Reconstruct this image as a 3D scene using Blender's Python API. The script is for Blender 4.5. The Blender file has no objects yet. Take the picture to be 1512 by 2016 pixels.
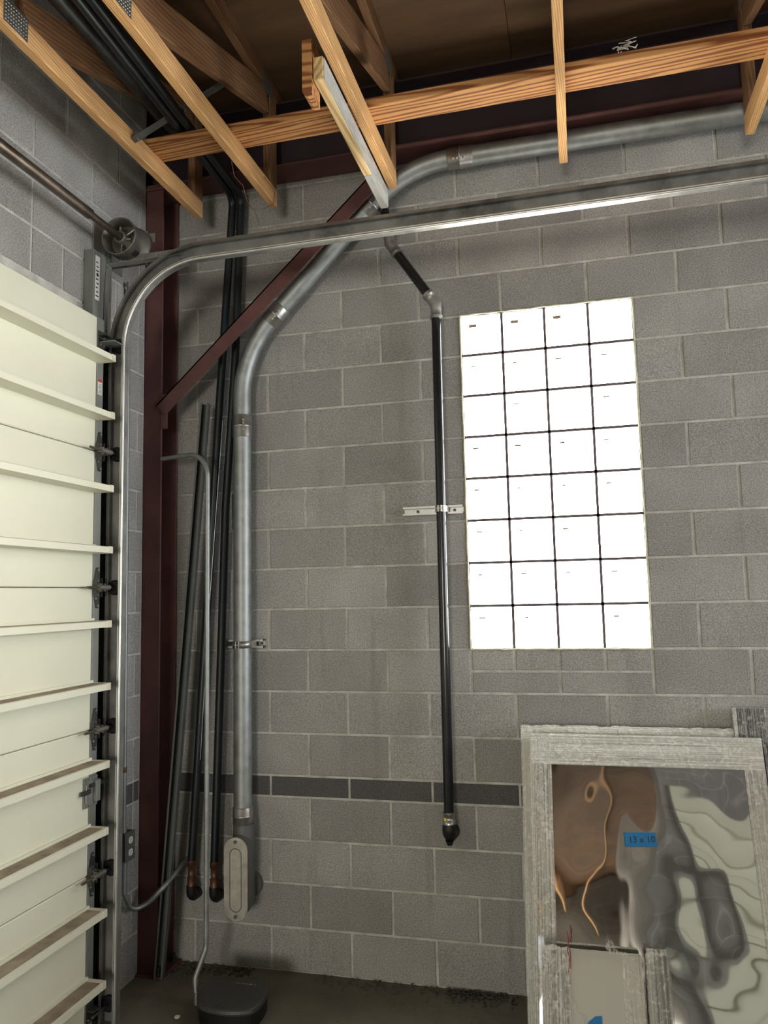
import bpy, math, random
from mathutils import Matrix, Vector, noise
random.seed(7)
S = bpy.context.scene
COL = S.collection
PI = math.pi

# ------------------------------------------------------------------ camera
cam = bpy.data.cameras.new('camera')
cam.sensor_fit = 'VERTICAL'
cam.sensor_height = 36.0
cam.lens = 1521.86 / 2016 * 36.0
cam.clip_start = 0.05
camo = bpy.data.objects.new('camera', cam)
COL.objects.link(camo)
_R = [[0.96916, 0.24546, -0.0218], [-0.04709, 0.09763, -0.99411], [-0.24189, 0.96448, 0.10617]]
camo.matrix_world = Matrix(((_R[0][0], -_R[1][0], -_R[2][0], 0.51555),
                            (_R[0][1], -_R[1][1], -_R[2][1], -3.67945),
                            (_R[0][2], -_R[1][2], -_R[2][2], 1.79033), (0, 0, 0, 1)))
S.camera = camo

# ------------------------------------------------------------------ light
W = bpy.data.worlds.new('overcast_sky')
S.world = W
W.use_nodes = True
W.node_tree.nodes['Background'].inputs[0].default_value = (0.86, 0.93, 1.0, 1)
W.node_tree.nodes['Background'].inputs[1].default_value = 1.0


def area(name, loc, aim, sx, sy, power, color):
    l = bpy.data.lights.new(name, 'AREA')
    l.shape = 'RECTANGLE'
    l.size, l.size_y, l.energy, l.color = sx, sy, power, color
    o = bpy.data.objects.new(name, l)
    COL.objects.link(o)
    o.location = loc
    o.rotation_euler = (Vector(aim) - Vector(loc)).to_track_quat('-Z', 'Y').to_euler()
    return o


# daylight through the dock opening in the right wall, and a bay opening in the rear wall
area('dock_daylight', (6.55, -2.2, 2.20), (0, -2.2, 2.3), 2.9, 2.0, 128, (0.92, 0.96, 1.0))
area('bay_daylight', (-0.2, -12.95, 1.35), (-0.2, 0, 1.0), 2.0, 2.2, 175, (1.0, 0.93, 0.80))
WINDOW_GLOW = 9.5
S.view_settings.view_transform = 'Standard'
S.view_settings.look = 'None'
S.view_settings.gamma = 1.0
S.view_settings.use_curve_mapping = False
S.view_settings.exposure = 0.82
S.cycles.use_denoising = True
S.cycles.max_bounces = 8


# ------------------------------------------------------------------ materials
def nm(name):
    m = bpy.data.materials.new(name)
    m.use_nodes = True
    nt = m.node_tree
    return m, nt, nt.nodes, nt.links, nt.nodes['Principled BSDF']


def c4(c):
    return (c[0], c[1], c[2], 1)


def simple(name, col, rough=0.5, metal=0.0, var=0.12, scale=8.0, bump=0.0, bscale=60.0, stretch=(1, 1, 1), dirt=None,
           dirt_amt=0.5, rvar=0.1):
    """base colour with soft procedural variation, roughness variation and fine relief"""
    m, nt, N, L, P = nm(name)
    tc = N.new('ShaderNodeTexCoord')
    mp = N.new('ShaderNodeMapping')
    mp.inputs['Scale'].default_value = stretch
    L.new(tc.outputs['Object'], mp.inputs[0])
    n1 = N.new('ShaderNodeTexNoise')
    n1.inputs['Scale'].default_value = scale
    n1.inputs['Detail'].default_value = 5
    L.new(mp.outputs[0], n1.inputs['Vector'])
    r = N.new('ShaderNodeValToRGB')
    r.color_ramp.elements[0].position = 0.3
    r.color_ramp.elements[1].position = 0.7
    r.color_ramp.elements[0].color = c4([x * (1 - var) for x in col])
    r.color_ramp.elements[1].color = c4([min(1, x * (1 + var)) for x in col])
    L.new(n1.outputs['Fac'], r.inputs[0])
    out = r.outputs[0]
    if dirt:
        n2 = N.new('ShaderNodeTexNoise')
        n2.inputs['Scale'].default_value = scale * 0.45
        n2.inputs['Detail'].default_value = 8
        n2.inputs['Roughness'].default_value = 0.7
        L.new(mp.outputs[0], n2.inputs['Vector'])
        r2 = N.new('ShaderNodeMapRange')
        r2.inputs[1].default_value = 0.5
        r2.inputs[2].default_value = 0.72
        r2.inputs[4].default_value = dirt_amt
        L.new(n2.outputs['Fac'], r2.inputs[0])
        mx = N.new('ShaderNodeMix')
        mx.data_type = 'RGBA'
        mx.inputs['B'].default_value = c4(dirt)
        L.new(r2.outputs[0], mx.inputs['Factor'])
        L.new(out, mx.inputs['A'])
        out = mx.outputs['Result']
    L.new(out, P.inputs['Base Color'])
    P.inputs['Metallic'].default_value = metal
    rr = N.new('ShaderNodeMapRange')
    rr.inputs[3].default_value = max(0.02, rough - rvar)
    rr.inputs[4].default_value = min(1, rough + rvar)
    L.new(n1.outputs['Fac'], rr.inputs[0])
    L.new(rr.outputs[0], P.inputs['Roughness'])
    if bump:
        n3 = N.new('ShaderNodeTexNoise')
        n3.inputs['Scale'].default_value = bscale
        n3.inputs['Detail'].default_value = 4
        L.new(mp.outputs[0], n3.inputs['Vector'])
        b = N.new('ShaderNodeBump')
        b.inputs['Strength'].default_value = bump
        b.inputs['Distance'].default_value = 0.004
        L.new(n3.outputs['Fac'], b.inputs['Height'])
        L.new(b.outputs[0], P.inputs['Normal'])
    return m


def block_material(name, col, varb=0.16):
    m, nt, N, L, P = nm(name)
    geo = N.new('ShaderNodeNewGeometry')
    oi = N.new('ShaderNodeObjectInfo')
    # fine aggregate speckle
    n1 = N.new('ShaderNodeTexNoise')
    n1.inputs['Scale'].default_value = 170
    n1.inputs['Detail'].default_value = 3
    n1.inputs['Roughness'].default_value = 0.75
    L.new(geo.outputs['Position'], n1.inputs['Vector'])
    r1 = N.new('ShaderNodeValToRGB')
    r1.color_ramp.elements[0].position = 0.36
    r1.color_ramp.elements[1].position = 0.66
    r1.color_ramp.elements[0].color = c4([x * 0.62 for x in col])
    r1.color_ramp.elements[1].color = c4([x * 1.30 for x in col])
    L.new(n1.outputs['Fac'], r1.inputs[0])
    # cloudy wear over metres
    n2 = N.new('ShaderNodeTexNoise')
    n2.inputs['Scale'].default_value = 2.3
    n2.inputs['Detail'].default_value = 6
    L.new(geo.outputs['Position'], n2.inputs['Vector'])
    # per block tone
    mr = N.new('ShaderNodeMapRange')
    mr.inputs[3].default_value = 1 - varb
    mr.inputs[4].default_value = 1 + varb
    L.new(oi.outputs['Random'], mr.inputs[0])
    mr2 = N.new('ShaderNodeMapRange')
    mr2.inputs[1].default_value = 0.3
    mr2.inputs[2].default_value = 0.7
    mr2.inputs[3].default_value = 0.84
    mr2.inputs[4].default_value = 1.14
    L.new(n2.outputs['Fac'], mr2.inputs[0])
    mu = N.new('ShaderNodeMath')
    mu.operation = 'MULTIPLY'
    L.new(mr.outputs[0], mu.inputs[0])
    L.new(mr2.outputs[0], mu.inputs[1])
    vm = N.new('ShaderNodeVectorMath')
    vm.operation = 'SCALE'
    L.new(r1.outputs[0], vm.inputs[0])
    L.new(mu.outputs[0], vm.inputs['Scale'])
    # vertical water streaks, dark
    mp = N.new('ShaderNodeMapping')
    mp.inputs['Scale'].default_value = (9, 9, 0.9)
    L.new(geo.outputs['Position'], mp.inputs[0])
    n4 = N.new('ShaderNodeTexNoise')
    n4.inputs['Scale'].default_value = 1.3
    n4.inputs['Detail'].default_value = 4
    L.new(mp.outputs[0], n4.inputs['Vector'])
    mr4 = N.new('ShaderNodeMapRange')
    mr4.inputs[1].default_value = 0.6
    mr4.inputs[2].default_value = 0.75
    mr4.inputs[4].default_value = 0.35
    L.new(n4.outputs['Fac'], mr4.inputs[0])
    mx = N.new('ShaderNodeMix')
    mx.data_type = 'RGBA'
    mx.inputs['B'].default_value = c4([x * 0.5 for x in col])
    L.new(mr4.outputs[0], mx.inputs['Factor'])
    L.new(vm.outputs[0], mx.inputs['A'])
    L.new(mx.outputs['Result'], P.inputs['Base Color'])
    P.inputs['Roughness'].default_value = 0.95
    P.inputs['Specular IOR Level'].default_value = 0.15
    # pores
    v = N.new('ShaderNodeTexNoise')
    v.inputs['Scale'].default_value = 95
    v.inputs['Detail'].default_value = 5
    v.inputs['Roughness'].default_value = 0.8
    L.new(geo.outputs['Position'], v.inputs['Vector'])
    b = N.new('ShaderNodeBump')
    b.inputs['Strength'].default_value = 0.75
    b.inputs['Distance'].default_value = 0.006
    L.new(v.outputs['Fac'], b.inputs['Height'])
    L.new(b.outputs[0], P.inputs['Normal'])
    return m


def wood_material(name, light, dark, scale=1.0, dist=5.0, rough=0.75):
    """grain runs along the object's local X axis"""
    m, nt, N, L, P = nm(name)
    tc = N.new('ShaderNodeTexCoord')
    oi = N.new('ShaderNodeObjectInfo')
    ad = N.new('ShaderNodeVectorMath')
    ad.operation = 'ADD'
    sc = N.new('ShaderNodeVectorMath')
    sc.operation = 'SCALE'
    sc.inputs[0].default_value = (7.0, 0.31, 0.17)
    L.new(oi.outputs['Random'], sc.inputs['Scale'])
    L.new(tc.outputs['Object'], ad.inputs[0])
    L.new(sc.outputs[0], ad.inputs[1])
    mp = N.new('ShaderNodeMapping')
    mp.inputs['Scale'].default_value = (0.55 * scale, 9 * scale, 9 * scale)
    mp.inputs['Rotation'].default_value = (0.3, 0.012, 0.02)
    L.new(ad.outputs[0], mp.inputs[0])
    wv = N.new('ShaderNodeTexWave')
    wv.wave_type = 'BANDS'
    wv.bands_direction = 'DIAGONAL'
    wv.inputs['Scale'].default_value = 2.3
    wv.inputs['Distortion'].default_value = dist
    wv.inputs['Detail'].default_value = 2.5
    wv.inputs['Detail Scale'].default_value = 0.9
    L.new(mp.outputs[0], wv.inputs['Vector'])
    r = N.new('ShaderNodeValToRGB')
    r.color_ramp.elements[0].position = 0.12
    r.color_ramp.elements[1].position = 0.6
    r.color_ramp.elements[0].color = c4(dark)
    r.color_ramp.elements[1].color = c4(light)
    L.new(wv.outputs['Fac'], r.inputs[0])
    n2 = N.new('ShaderNodeTexNoise')
    n2.inputs['Scale'].default_value = 3.0
    n2.inputs['Detail'].default_value = 6
    L.new(mp.outputs[0], n2.inputs['Vector'])
    mr = N.new('ShaderNodeMapRange')
    mr.inputs[1].default_value = 0.3
    mr.inputs[2].default_value = 0.7
    mr.inputs[3].default_value = 0.78
    mr.inputs[4].default_value = 1.12
    L.new(n2.outputs['Fac'], mr.inputs[0])
    vm = N.new('ShaderNodeVectorMath')
    vm.operation = 'SCALE'
    L.new(r.outputs[0], vm.inputs[0])
    L.new(mr.outputs[0], vm.inputs['Scale'])
    L.new(vm.outputs[0], P.inputs['Base Color'])
    P.inputs['Roughness'].default_value = rough
    P.inputs['Specular IOR Level'].default_value = 0.25
    b = N.new('ShaderNodeBump')
    b.inputs['Strength'].default_value = 0.25
    b.inputs['Distance'].default_value = 0.003
    L.new(wv.outputs['Fac'], b.inputs['Height'])
    L.new(b.outputs[0], P.inputs['Normal'])
    return m


M = {}
M['block'] = block_material('concrete_block', (0.405, 0.395, 0.375))
M['block_dark'] = block_material('dark_concrete_block', (0.125, 0.120, 0.120), 0.08)
M['mortar'] = simple('mortar', (0.50, 0.49, 0.45), 0.95, var=0.25, scale=14, bump=0.5, bscale=120)
M['mortar_dark'] = simple('glass_block_mortar', (0.13, 0.11, 0.12), 0.95, var=0.2, scale=20)
M['caulk'] = simple('pale_caulk', (0.55, 0.54, 0.42), 0.9, var=0.2, scale=30, bump=0.6, bscale=90)
M['floor'] = simple('floor_concrete', (0.17, 0.155, 0.12), 0.8, var=0.30, scale=2.2, bump=0.4, bscale=55,
                    dirt=(0.05, 0.045, 0.038), dirt_amt=0.8)
M['gravel'] = simple('gravel', (0.07, 0.065, 0.055), 0.95, var=0.4, scale=30)
M['chip'] = simple('plaster_chip', (0.6, 0.58, 0.5), 0.9, var=0.1, scale=30)
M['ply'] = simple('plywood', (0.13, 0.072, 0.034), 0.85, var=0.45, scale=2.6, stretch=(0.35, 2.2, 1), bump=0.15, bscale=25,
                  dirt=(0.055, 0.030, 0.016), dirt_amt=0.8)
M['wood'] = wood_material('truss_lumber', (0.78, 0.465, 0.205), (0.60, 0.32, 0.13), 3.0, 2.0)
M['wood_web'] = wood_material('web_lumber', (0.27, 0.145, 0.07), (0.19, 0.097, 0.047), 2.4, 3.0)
M['wood_brace'] = wood_material('brace_lumber', (0.60, 0.31, 0.12), (0.26, 0.095, 0.035), 1.0, 9.0)
M['wood_pale'] = wood_material('pale_lumber', (0.78, 0.58, 0.30), (0.55, 0.36, 0.16), 1.0, 3.5)
M['whitewood'] = simple('whitewashed_lumber', (0.50, 0.50, 0.47), 0.85, var=0.25, scale=12, bump=0.3,
                        dirt=(0.3, 0.2, 0.11), dirt_amt=0.6, stretch=(0.5, 2, 2))
M['galv'] = simple('galvanized_steel', (0.34, 0.36, 0.355), 0.52, 0.80, var=0.18, scale=18, dirt=(0.25, 0.27, 0.26),
                   dirt_amt=0.7, rvar=0.12)
M['bright'] = simple('bright_rolled_edge', (0.72, 0.73, 0.70), 0.38, 0.85, var=0.1, scale=9)
M['zinc'] = simple('zinc_plate', (0.46, 0.46, 0.44), 0.36, 0.9, var=0.1, scale=25)
M['alum'] = simple('cast_aluminium', (0.52, 0.50, 0.44), 0.5, 0.6, var=0.15, scale=30, dirt=(0.25, 0.22, 0.17),
                   dirt_amt=0.6)
M['greybox'] = simple('grey_cast_body', (0.13, 0.135, 0.125), 0.55, 0.3, var=0.12, scale=20)
M['track'] = simple('track_steel', (0.36, 0.36, 0.345), 0.46, 0.75, var=0.18, scale=10, dirt=(0.10, 0.10, 0.095),
                    dirt_amt=0.8, stretch=(1, 1, 1))
M['stile'] = simple('stile_steel', (0.27, 0.28, 0.26), 0.5, 0.5, var=0.12, scale=6)
M['stile_dark'] = simple('grey_green_steel', (0.085, 0.095, 0.088), 0.6, 0.2, var=0.2, scale=6)
M['darksteel'] = simple('dark_steel', (0.075, 0.078, 0.075), 0.5, 0.7, var=0.25, scale=15)
M['shaft'] = simple('brown_steel_shaft', (0.17, 0.14, 0.115), 0.4, 0.8, var=0.3, scale=12, dirt=(0.12, 0.07, 0.04))
M['drum'] = simple('cast_drum', (0.20, 0.19, 0.17), 0.5, 0.7, var=0.2, scale=18)
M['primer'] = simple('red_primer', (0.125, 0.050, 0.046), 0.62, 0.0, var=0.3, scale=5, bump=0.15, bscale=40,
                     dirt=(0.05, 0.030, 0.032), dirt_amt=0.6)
M['primer_shaded'] = simple('shaded_red_primer', (0.022, 0.011, 0.015), 0.7, 0.0, var=0.3, scale=5)  # same red primer with the shade of recess and roof put into its colour
M['blackpaint'] = simple('gloss_black_paint', (0.010, 0.011, 0.014), 0.16, 0.0, var=0.2, scale=12, rvar=0.06)
M['blackwrap'] = simple('black_pipe', (0.008, 0.014, 0.017), 0.42, 0.0, var=0.2, scale=9)
M['rubber'] = simple('black_nylon', (0.008, 0.008, 0.009), 0.5, var=0.2)
M['plastic'] = simple('charcoal_plastic', (0.050, 0.050, 0.047), 0.45, var=0.18, scale=12, bump=0.15, bscale=150,
                      dirt=(0.07, 0.065, 0.055), dirt_amt=0.4)
M['cream'] = simple('cream_door_paint', (0.76, 0.755, 0.61), 0.42, var=0.025, scale=3, bump=0.06, bscale=90,
                    dirt=(0.66, 0.64, 0.47), dirt_amt=0.25)
M['creamdust'] = simple('dusty_cream_paint', (0.72, 0.68, 0.55), 0.6, var=0.06, scale=6, dirt=(0.42, 0.33, 0.24),
                        dirt_amt=0.7)
M['dust'] = simple('brown_dust', (0.30, 0.24, 0.18), 0.95, var=0.3, scale=14, dirt=(0.5, 0.45, 0.35), dirt_amt=0.5)
M['white'] = simple('white_plastic', (0.75, 0.74, 0.68), 0.4, var=0.04)
M['ink'] = simple('black_ink', (0.02, 0.02, 0.025), 0.6, var=0.1)
M['red'] = simple('red_print', (0.5, 0.03, 0.02), 0.5, var=0.05)
M['redwire'] = simple('red_wire', (0.35, 0.02, 0.02), 0.4, var=0.1)
M['yellow'] = simple('yellow_label', (0.75, 0.6, 0.05), 0.5, var=0.05)
M['copper'] = simple('copper', (0.17, 0.085, 0.055), 0.5, 0.6, var=0.3, scale=25, dirt=(0.10, 0.055, 0.04))
M['tape'] = simple('blue_tape', (0.02, 0.21, 0.52), 0.75, var=0.06, scale=30)
M['sheet'] = simple('pale_grey_sheet', (0.52, 0.51, 0.46), 0.45, 0.0, var=0.03, scale=3)
M['blackpanel'] = simple('black_panel', (0.014, 0.014, 0.016), 0.3, var=0.3)
M['cardedge'] = simple('pale_panel_edge', (0.62, 0.60, 0.50), 0.8, var=0.1, scale=10)


def film_material(name, axis, opacity=0.6, tint=(0.86, 0.86, 0.80), scale=1.0):
    """stretch film: fine streaks along one local axis, part see-through"""
    m, nt, N, L, P = nm(name)
    tc = N.new('ShaderNodeTexCoord')
    mp = N.new('ShaderNodeMapping')
    sc = [230 * scale, 230 * scale, 230 * scale]
    sc[axis] = 1.1
    mp.inputs['Scale'].default_value = sc
    L.new(tc.outputs['Object'], mp.inputs[0])
    n = N.new('ShaderNodeTexNoise')
    n.inputs['Scale'].default_value = 1.0
    n.inputs['Detail'].default_value = 5
    n.inputs['Distortion'].default_value = 0.12
    L.new(mp.outputs[0], n.inputs['Vector'])
    mr = N.new('ShaderNodeMapRange')
    mr.inputs[1].default_value = 0.36
    mr.inputs[2].default_value = 0.68
    mr.inputs[3].default_value = max(0, opacity - 0.28)
    mr.inputs[4].default_value = min(1, opacity + 0.28)
    L.new(n.outputs['Fac'], mr.inputs[0])
    L.new(mr.outputs[0], P.inputs['Alpha'])
    P.inputs['Base Color'].default_value = c4(tint)
    P.inputs['Roughness'].default_value = 0.16
    P.inputs['Specular IOR Level'].default_value = 0.9
    b = N.new('ShaderNodeBump')
    b.inputs['Strength'].default_value = 0.8
    b.inputs['Distance'].default_value = 0.003
    L.new(n.outputs['Fac'], b.inputs['Height'])
    n2 = N.new('ShaderNodeTexNoise')
    n2.inputs['Scale'].default_value = 38
    n2.inputs['Detail'].default_value = 6
    n2.inputs['Distortion'].default_value = 1.5
    L.new(tc.outputs['Object'], n2.inputs['Vector'])
    b2 = N.new('ShaderNodeBump')
    b2.inputs['Strength'].default_value = 1.0
    b2.inputs['Distance'].default_value = 0.008
    L.new(n2.outputs['Fac'], b2.inputs['Height'])
    L.new(b.outputs[0], b2.inputs['Normal'])
    L.new(b2.outputs[0], P.inputs['Normal'])
    ma = N.new('ShaderNodeMath')
    ma.operation = 'MULTIPLY_ADD'
    ma.use_clamp = True
    ma.inputs[1].default_value = 1.6
    ma.inputs[2].default_value = -0.8
    L.new(n2.outputs['Fac'], ma.inputs[0])
    ad = N.new('ShaderNodeMath')
    ad.operation = 'ADD'
    ad.use_clamp = True
    L.new(mr.outputs[0], ad.inputs[0])
    L.new(ma.outputs[0], ad.inputs[1])
    L.new(ad.outputs[0], P.inputs['Alpha'])
    return m


M['film_v'] = film_material('stretch_film_upright', 2, 0.52)
M['film_h'] = film_material('stretch_film_level', 0, 0.70)
M['film_clear'] = film_material('clear_stretch_film', 2, 0.30, scale=0.5)
M['film_dark'] = film_material('thin_stretch_film', 2, 0.22, scale=1.0)


def mirror_material():
    m, nt, N, L, P = nm('polished_stainless')
    P.inputs['Base Color'].default_value = (0.58, 0.575, 0.56, 1)
    P.inputs['Metallic'].default_value = 1.0
    P.inputs['Roughness'].default_value = 0.03
    return m


M['mirror'] = mirror_material()


def glass_block_material():
    m, nt, N, L, P = nm('daylit_glass_block')
    P.inputs['Base Color'].default_value = (0.9, 0.95, 0.95, 1)
    P.inputs['Roughness'].default_value = 0.12
    P.inputs['Emission Color'].default_value = (1.0, 0.97, 0.885, 1)
    P.inputs['Emission Strength'].default_value = WINDOW_GLOW
    return m


M['glass'] = glass_block_material()


# ------------------------------------------------------------------ mesh builder
class MB:
    def __init__(s):
        s.v, s.f, s.sm = [], [], []

    def add(s, vs, fs, smooth=False):
        k = len(s.v)
        s.v += [tuple(p) for p in vs]
        s.f += [tuple(i + k for i in f) for f in fs]
        s.sm += [smooth] * len(fs)
        return s

    def box(s, a, b, mat=None, ch=0.0):
        x0, y0, z0 = a
        x1, y1, z1 = b
        if ch <= 0:
            vs = [(x0, y0, z0), (x1, y0, z0), (x1, y1, z0), (x0, y1, z0), (x0, y0, z1), (x1, y0, z1), (x1, y1, z1),
                  (x0, y1, z1)]
            fs = [(0, 3, 2, 1), (4, 5, 6, 7), (0, 1, 5, 4), (1, 2, 6, 5), (2, 3, 7, 6), (3, 0, 4, 7)]
        else:
            c = min(ch, (x1 - x0) * .45, (y1 - y0) * .45, (z1 - z0) * .45)
            vs, fs = [], []
            # chamfered box: each corner gives three vertices
            idx = {}
            for i, X in enumerate((x0, x1)):
                for j, Y in enumerate((y0, y1)):
                    for k, Z in enumerate((z0, z1)):
                        sx, sy, sz = (1 if i == 0 else -1), (1 if j == 0 else -1), (1 if k == 0 else -1)
                        for q, p in enumerate(((X, Y + sy * c, Z + sz * c), (X + sx * c, Y, Z + sz * c),
                                               (X + sx * c, Y + sy * c, Z))):
                            idx[i, j, k, q] = len(vs)
                            vs.append(p)
            g = idx
            for i in (0, 1):
                f = [g[i, 0, 0, 0], g[i, 1, 0, 0], g[i, 1, 1, 0], g[i, 0, 1, 0]]
                fs.append(f if i else f[::-1])
                f = [g[0, i, 0, 1], g[0, i, 1, 1], g[1, i, 1, 1], g[1, i, 0, 1]]
                fs.append(f if i else f[::-1])
                f = [g[0, 0, i, 2], g[1, 0, i, 2], g[1, 1, i, 2], g[0, 1, i, 2]]
                fs.append(f if i else f[::-1])
            for i in (0, 1):
                for j in (0, 1):
                    fs.append([g[i, j, 0, 0], g[i, j, 1, 0], g[i, j, 1, 1], g[i, j, 0, 1]])
                    fs.append([g[i, 0, j, 0], g[i, 1, j, 0], g[i, 1, j, 2], g[i, 0, j, 2]])
                    fs.append([g[0, i, j, 1], g[1, i, j, 1], g[1, i, j, 2], g[0, i, j, 2]])
                    for k in (0, 1):
                        fs.append([g[i, j, k, 0], g[i, j, k, 1], g[i, j, k, 2]])
        if mat is not None:
            vs = [mat @ Vector(p) for p in vs]
        return s.add(vs, fs)

    def rings(s, rings, close=True, caps=True, smooth=True):
        n = len(rings[0])
        vs = [p for r in rings for p in r]
        fs = []
        for i in range(len(rings) - 1):
            for j in range(n if close else n - 1):
                a, b = i * n + j, i * n + (j + 1) % n
                fs.append((a, b, b + n, a + n))
        s.add(vs, fs, smooth)
        if caps and close:
            s.add(rings[0], [tuple(range(n))[::-1]])
            s.add(rings[-1], [tuple(range(n))])
        return s

    def tube(s, pts, r, n=16, caps=True):
        pts = [Vector(p) for p in pts]
        rs = r if isinstance(r, (list, tuple)) else [r] * len(pts)
        t0 = (pts[1] - pts[0]).normalized()
        up = Vector((0, 0, 1)) if abs(t0.z) < 0.9 else Vector((1, 0, 0))
        nrm = t0.cross(up).normalized()
        R, prev = [], t0
        for i, p in enumerate(pts):
            if i == 0:
                t = t0
            elif i == len(pts) - 1:
                t = (pts[i] - pts[i - 1]).normalized()
            else:
                t = ((pts[i] - pts[i - 1]).normalized() + (pts[i + 1] - pts[i]).normalized()).normalized()
            ax = prev.cross(t)
            if ax.length > 1e-7:
                nrm = Matrix.Rotation(prev.angle(t), 3, ax.normalized()) @ nrm
            prev = t
            bn = t.cross(nrm)
            R.append([p + rs[i] * (math.cos(2 * PI * k / n) * nrm + math.sin(2 * PI * k / n) * bn) for k in range(n)])
        return s.rings(R, True, caps)

    def cyl(s, a, b, r, n=16, caps=True):
        return s.tube([a, b], r, n, caps)

    def sweep(s, pts, prof, yaxis=(0, 1, 0), smooth=False, closed=True):
        """prof: list of (n, w): n along the in-plane normal, w along yaxis (path lies in a plane square to yaxis)"""
        pts = [Vector(p) for p in pts]
        Y = Vector(yaxis)
        R = []
        for i, p in enumerate(pts):
            if i == 0:
                t = (pts[1] - p).normalized()
                k = 1
            elif i == len(pts) - 1:
                t = (p - pts[i - 1]).normalized()
                k = 1
            else:
                a, b = (p - pts[i - 1]).normalized(), (pts[i + 1] - p).normalized()
                t = (a + b).normalized()
                k = 1 / max(0.3, t.dot(a))
            nn = t.cross(Y)
            R.append([p + nn * a * k + Y * w for a, w in prof])
        return s.rings(R, closed, closed, smooth)

    def prism(s, poly, h0, h1, fn):
        """poly 2D outline; fn(u, v, h) -> 3D"""
        n = len(poly)
        A = [fn(u, v, h0) for u, v in poly]
        B = [fn(u, v, h1) for u, v in poly]
        return s.add(A + B, [tuple(range(n))[::-1], tuple(range(n, 2 * n))] +
                     [(i, (i + 1) % n, (i + 1) % n + n, i + n) for i in range(n)])

    def grid(s, nu, nv, fn, smooth=True):
        vs = [fn(i / nu, j / nv) for j in range(nv + 1) for i in range(nu + 1)]
        fs = [(j * (nu + 1) + i, j * (nu + 1) + i + 1, (j + 1) * (nu + 1) + i + 1, (j + 1) * (nu + 1) + i)
              for j in range(nv) for i in range(nu)]
        return s.add(vs, fs, smooth)

    def mesh(s, name, mat):
        me = bpy.data.meshes.new(name)
        me.from_pydata([tuple(p) for p in s.v], [], s.f)
        me.polygons.foreach_set('use_smooth', s.sm)
        me.materials.append(M[mat] if isinstance(mat, str) else mat)
        import bmesh
        bm = bmesh.new()
        bm.from_mesh(me)
        bmesh.ops.recalc_face_normals(bm, faces=bm.faces)
        bm.to_mesh(me)
        bm.free()
        me.update()
        return me

    def build(s, name, mat, parent=None):
        return link(name, s.mesh(name, mat), parent)


def link(name, me, parent=None, mw=None):
    """data is in world coordinates unless the parent carries ['local']"""
    o = bpy.data.objects.new(name, me)
    COL.objects.link(o)
    if mw is not None:
        o.matrix_basis = mw
    if parent is not None:
        o.parent = parent
        if not is_local(parent):
            o.matrix_parent_inverse = world_of(parent).inverted()
    return o


LOCAL = set()


def is_local(o):
    while o is not None:
        if o.name in LOCAL:
            return True
        o = o.parent
    return False


def world_of(o):
    m = o.matrix_basis.copy()
    if o.parent is not None:
        m = world_of(o.parent) @ o.matrix_parent_inverse @ m
    return m


def thing(name, label, cat, loc=(0, 0, 0), group=None, rot=None):
    o = bpy.data.objects.new(name, None)
    COL.objects.link(o)
    o.empty_display_size = 0.1
    o.location = loc
    if rot is not None:
        o.rotation_euler = rot
        LOCAL.add(o.name)
    o['label'], o['category'] = label, cat
    if group:
        o['group'] = group
    return o


def tag(o, label, cat, group=None):
    o['label'], o['category'] = label, cat
    if group:
        o['group'] = group
    return o


def fillet(pts, rad, seg=8):
    pts = [Vector(p) for p in pts]
    if not isinstance(rad, (list, tuple)):
        rad = [rad] * (len(pts) - 2)
    out = [pts[0]]
    for i in range(1, len(pts) - 1):
        p, a, b = pts[i], (pts[i - 1] - pts[i]).normalized(), (pts[i + 1] - pts[i]).normalized()
        th = a.angle(b)
        r = rad[i - 1]
        d = r / math.tan(th / 2)
        c = p + (a + b).normalized() * (r / math.sin(th / 2))
        p0, p1 = p + a * d, p + b * d
        u0, u1 = (p0 - c), (p1 - c)
        tot = u0.angle(u1)
        ax = u0.cross(u1).normalized()
        for k in range(seg + 1):
            out.append(c + Matrix.Rotation(tot * k / seg, 3, ax) @ u0)
    out.append(pts[-1])
    return out


def text_mesh(body, size, depth, mat):
    cu = bpy.data.curves.new('lettering', 'FONT')
    cu.body, cu.size, cu.extrude, cu.align_x, cu.align_y = body, size, depth, 'CENTER', 'CENTER'
    o = bpy.data.objects.new('lettering', cu)
    COL.objects.link(o)
    dg = bpy.context.evaluated_depsgraph_get()
    me = bpy.data.meshes.new_from_object(o.evaluated_get(dg))
    bpy.data.objects.remove(o)
    me.materials.clear()
    me.materials.append(M[mat])
    return me


# ================================================================== THE SETTING
X0, X1, Y0, ZC = -1.63, 6.5, -13.0, 4.42      # left wall face, right wall face, rear wall face, deck underside
C = 0.2032                                   # course height
J = 0.0055                                   # half a mortar joint
REC = 0.0045                                 # joint recess


def struct(o):
    o['kind'] = 'structure'
    return o


# floor
m = MB()
m.grid(60, 60, lambda u, v: (X0 - 0.1 + u * (X1 - X0 + 0.2), Y0 - 0.1 + v * (0.1 - Y0 + 0.02),
                             0.004 * noise.noise(Vector((u * 14, v * 14, 0)))), True)
m.box((X0 - 0.25, Y0 - 0.25, -0.2), (X1 + 0.25, 0.22, -0.02))
struct(m.build('floor', 'floor'))

# ---- a wall face in its own (a, z) frame: fn(a, depth, z) -> world; depth grows into the wall
MESHES = {}


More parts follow.
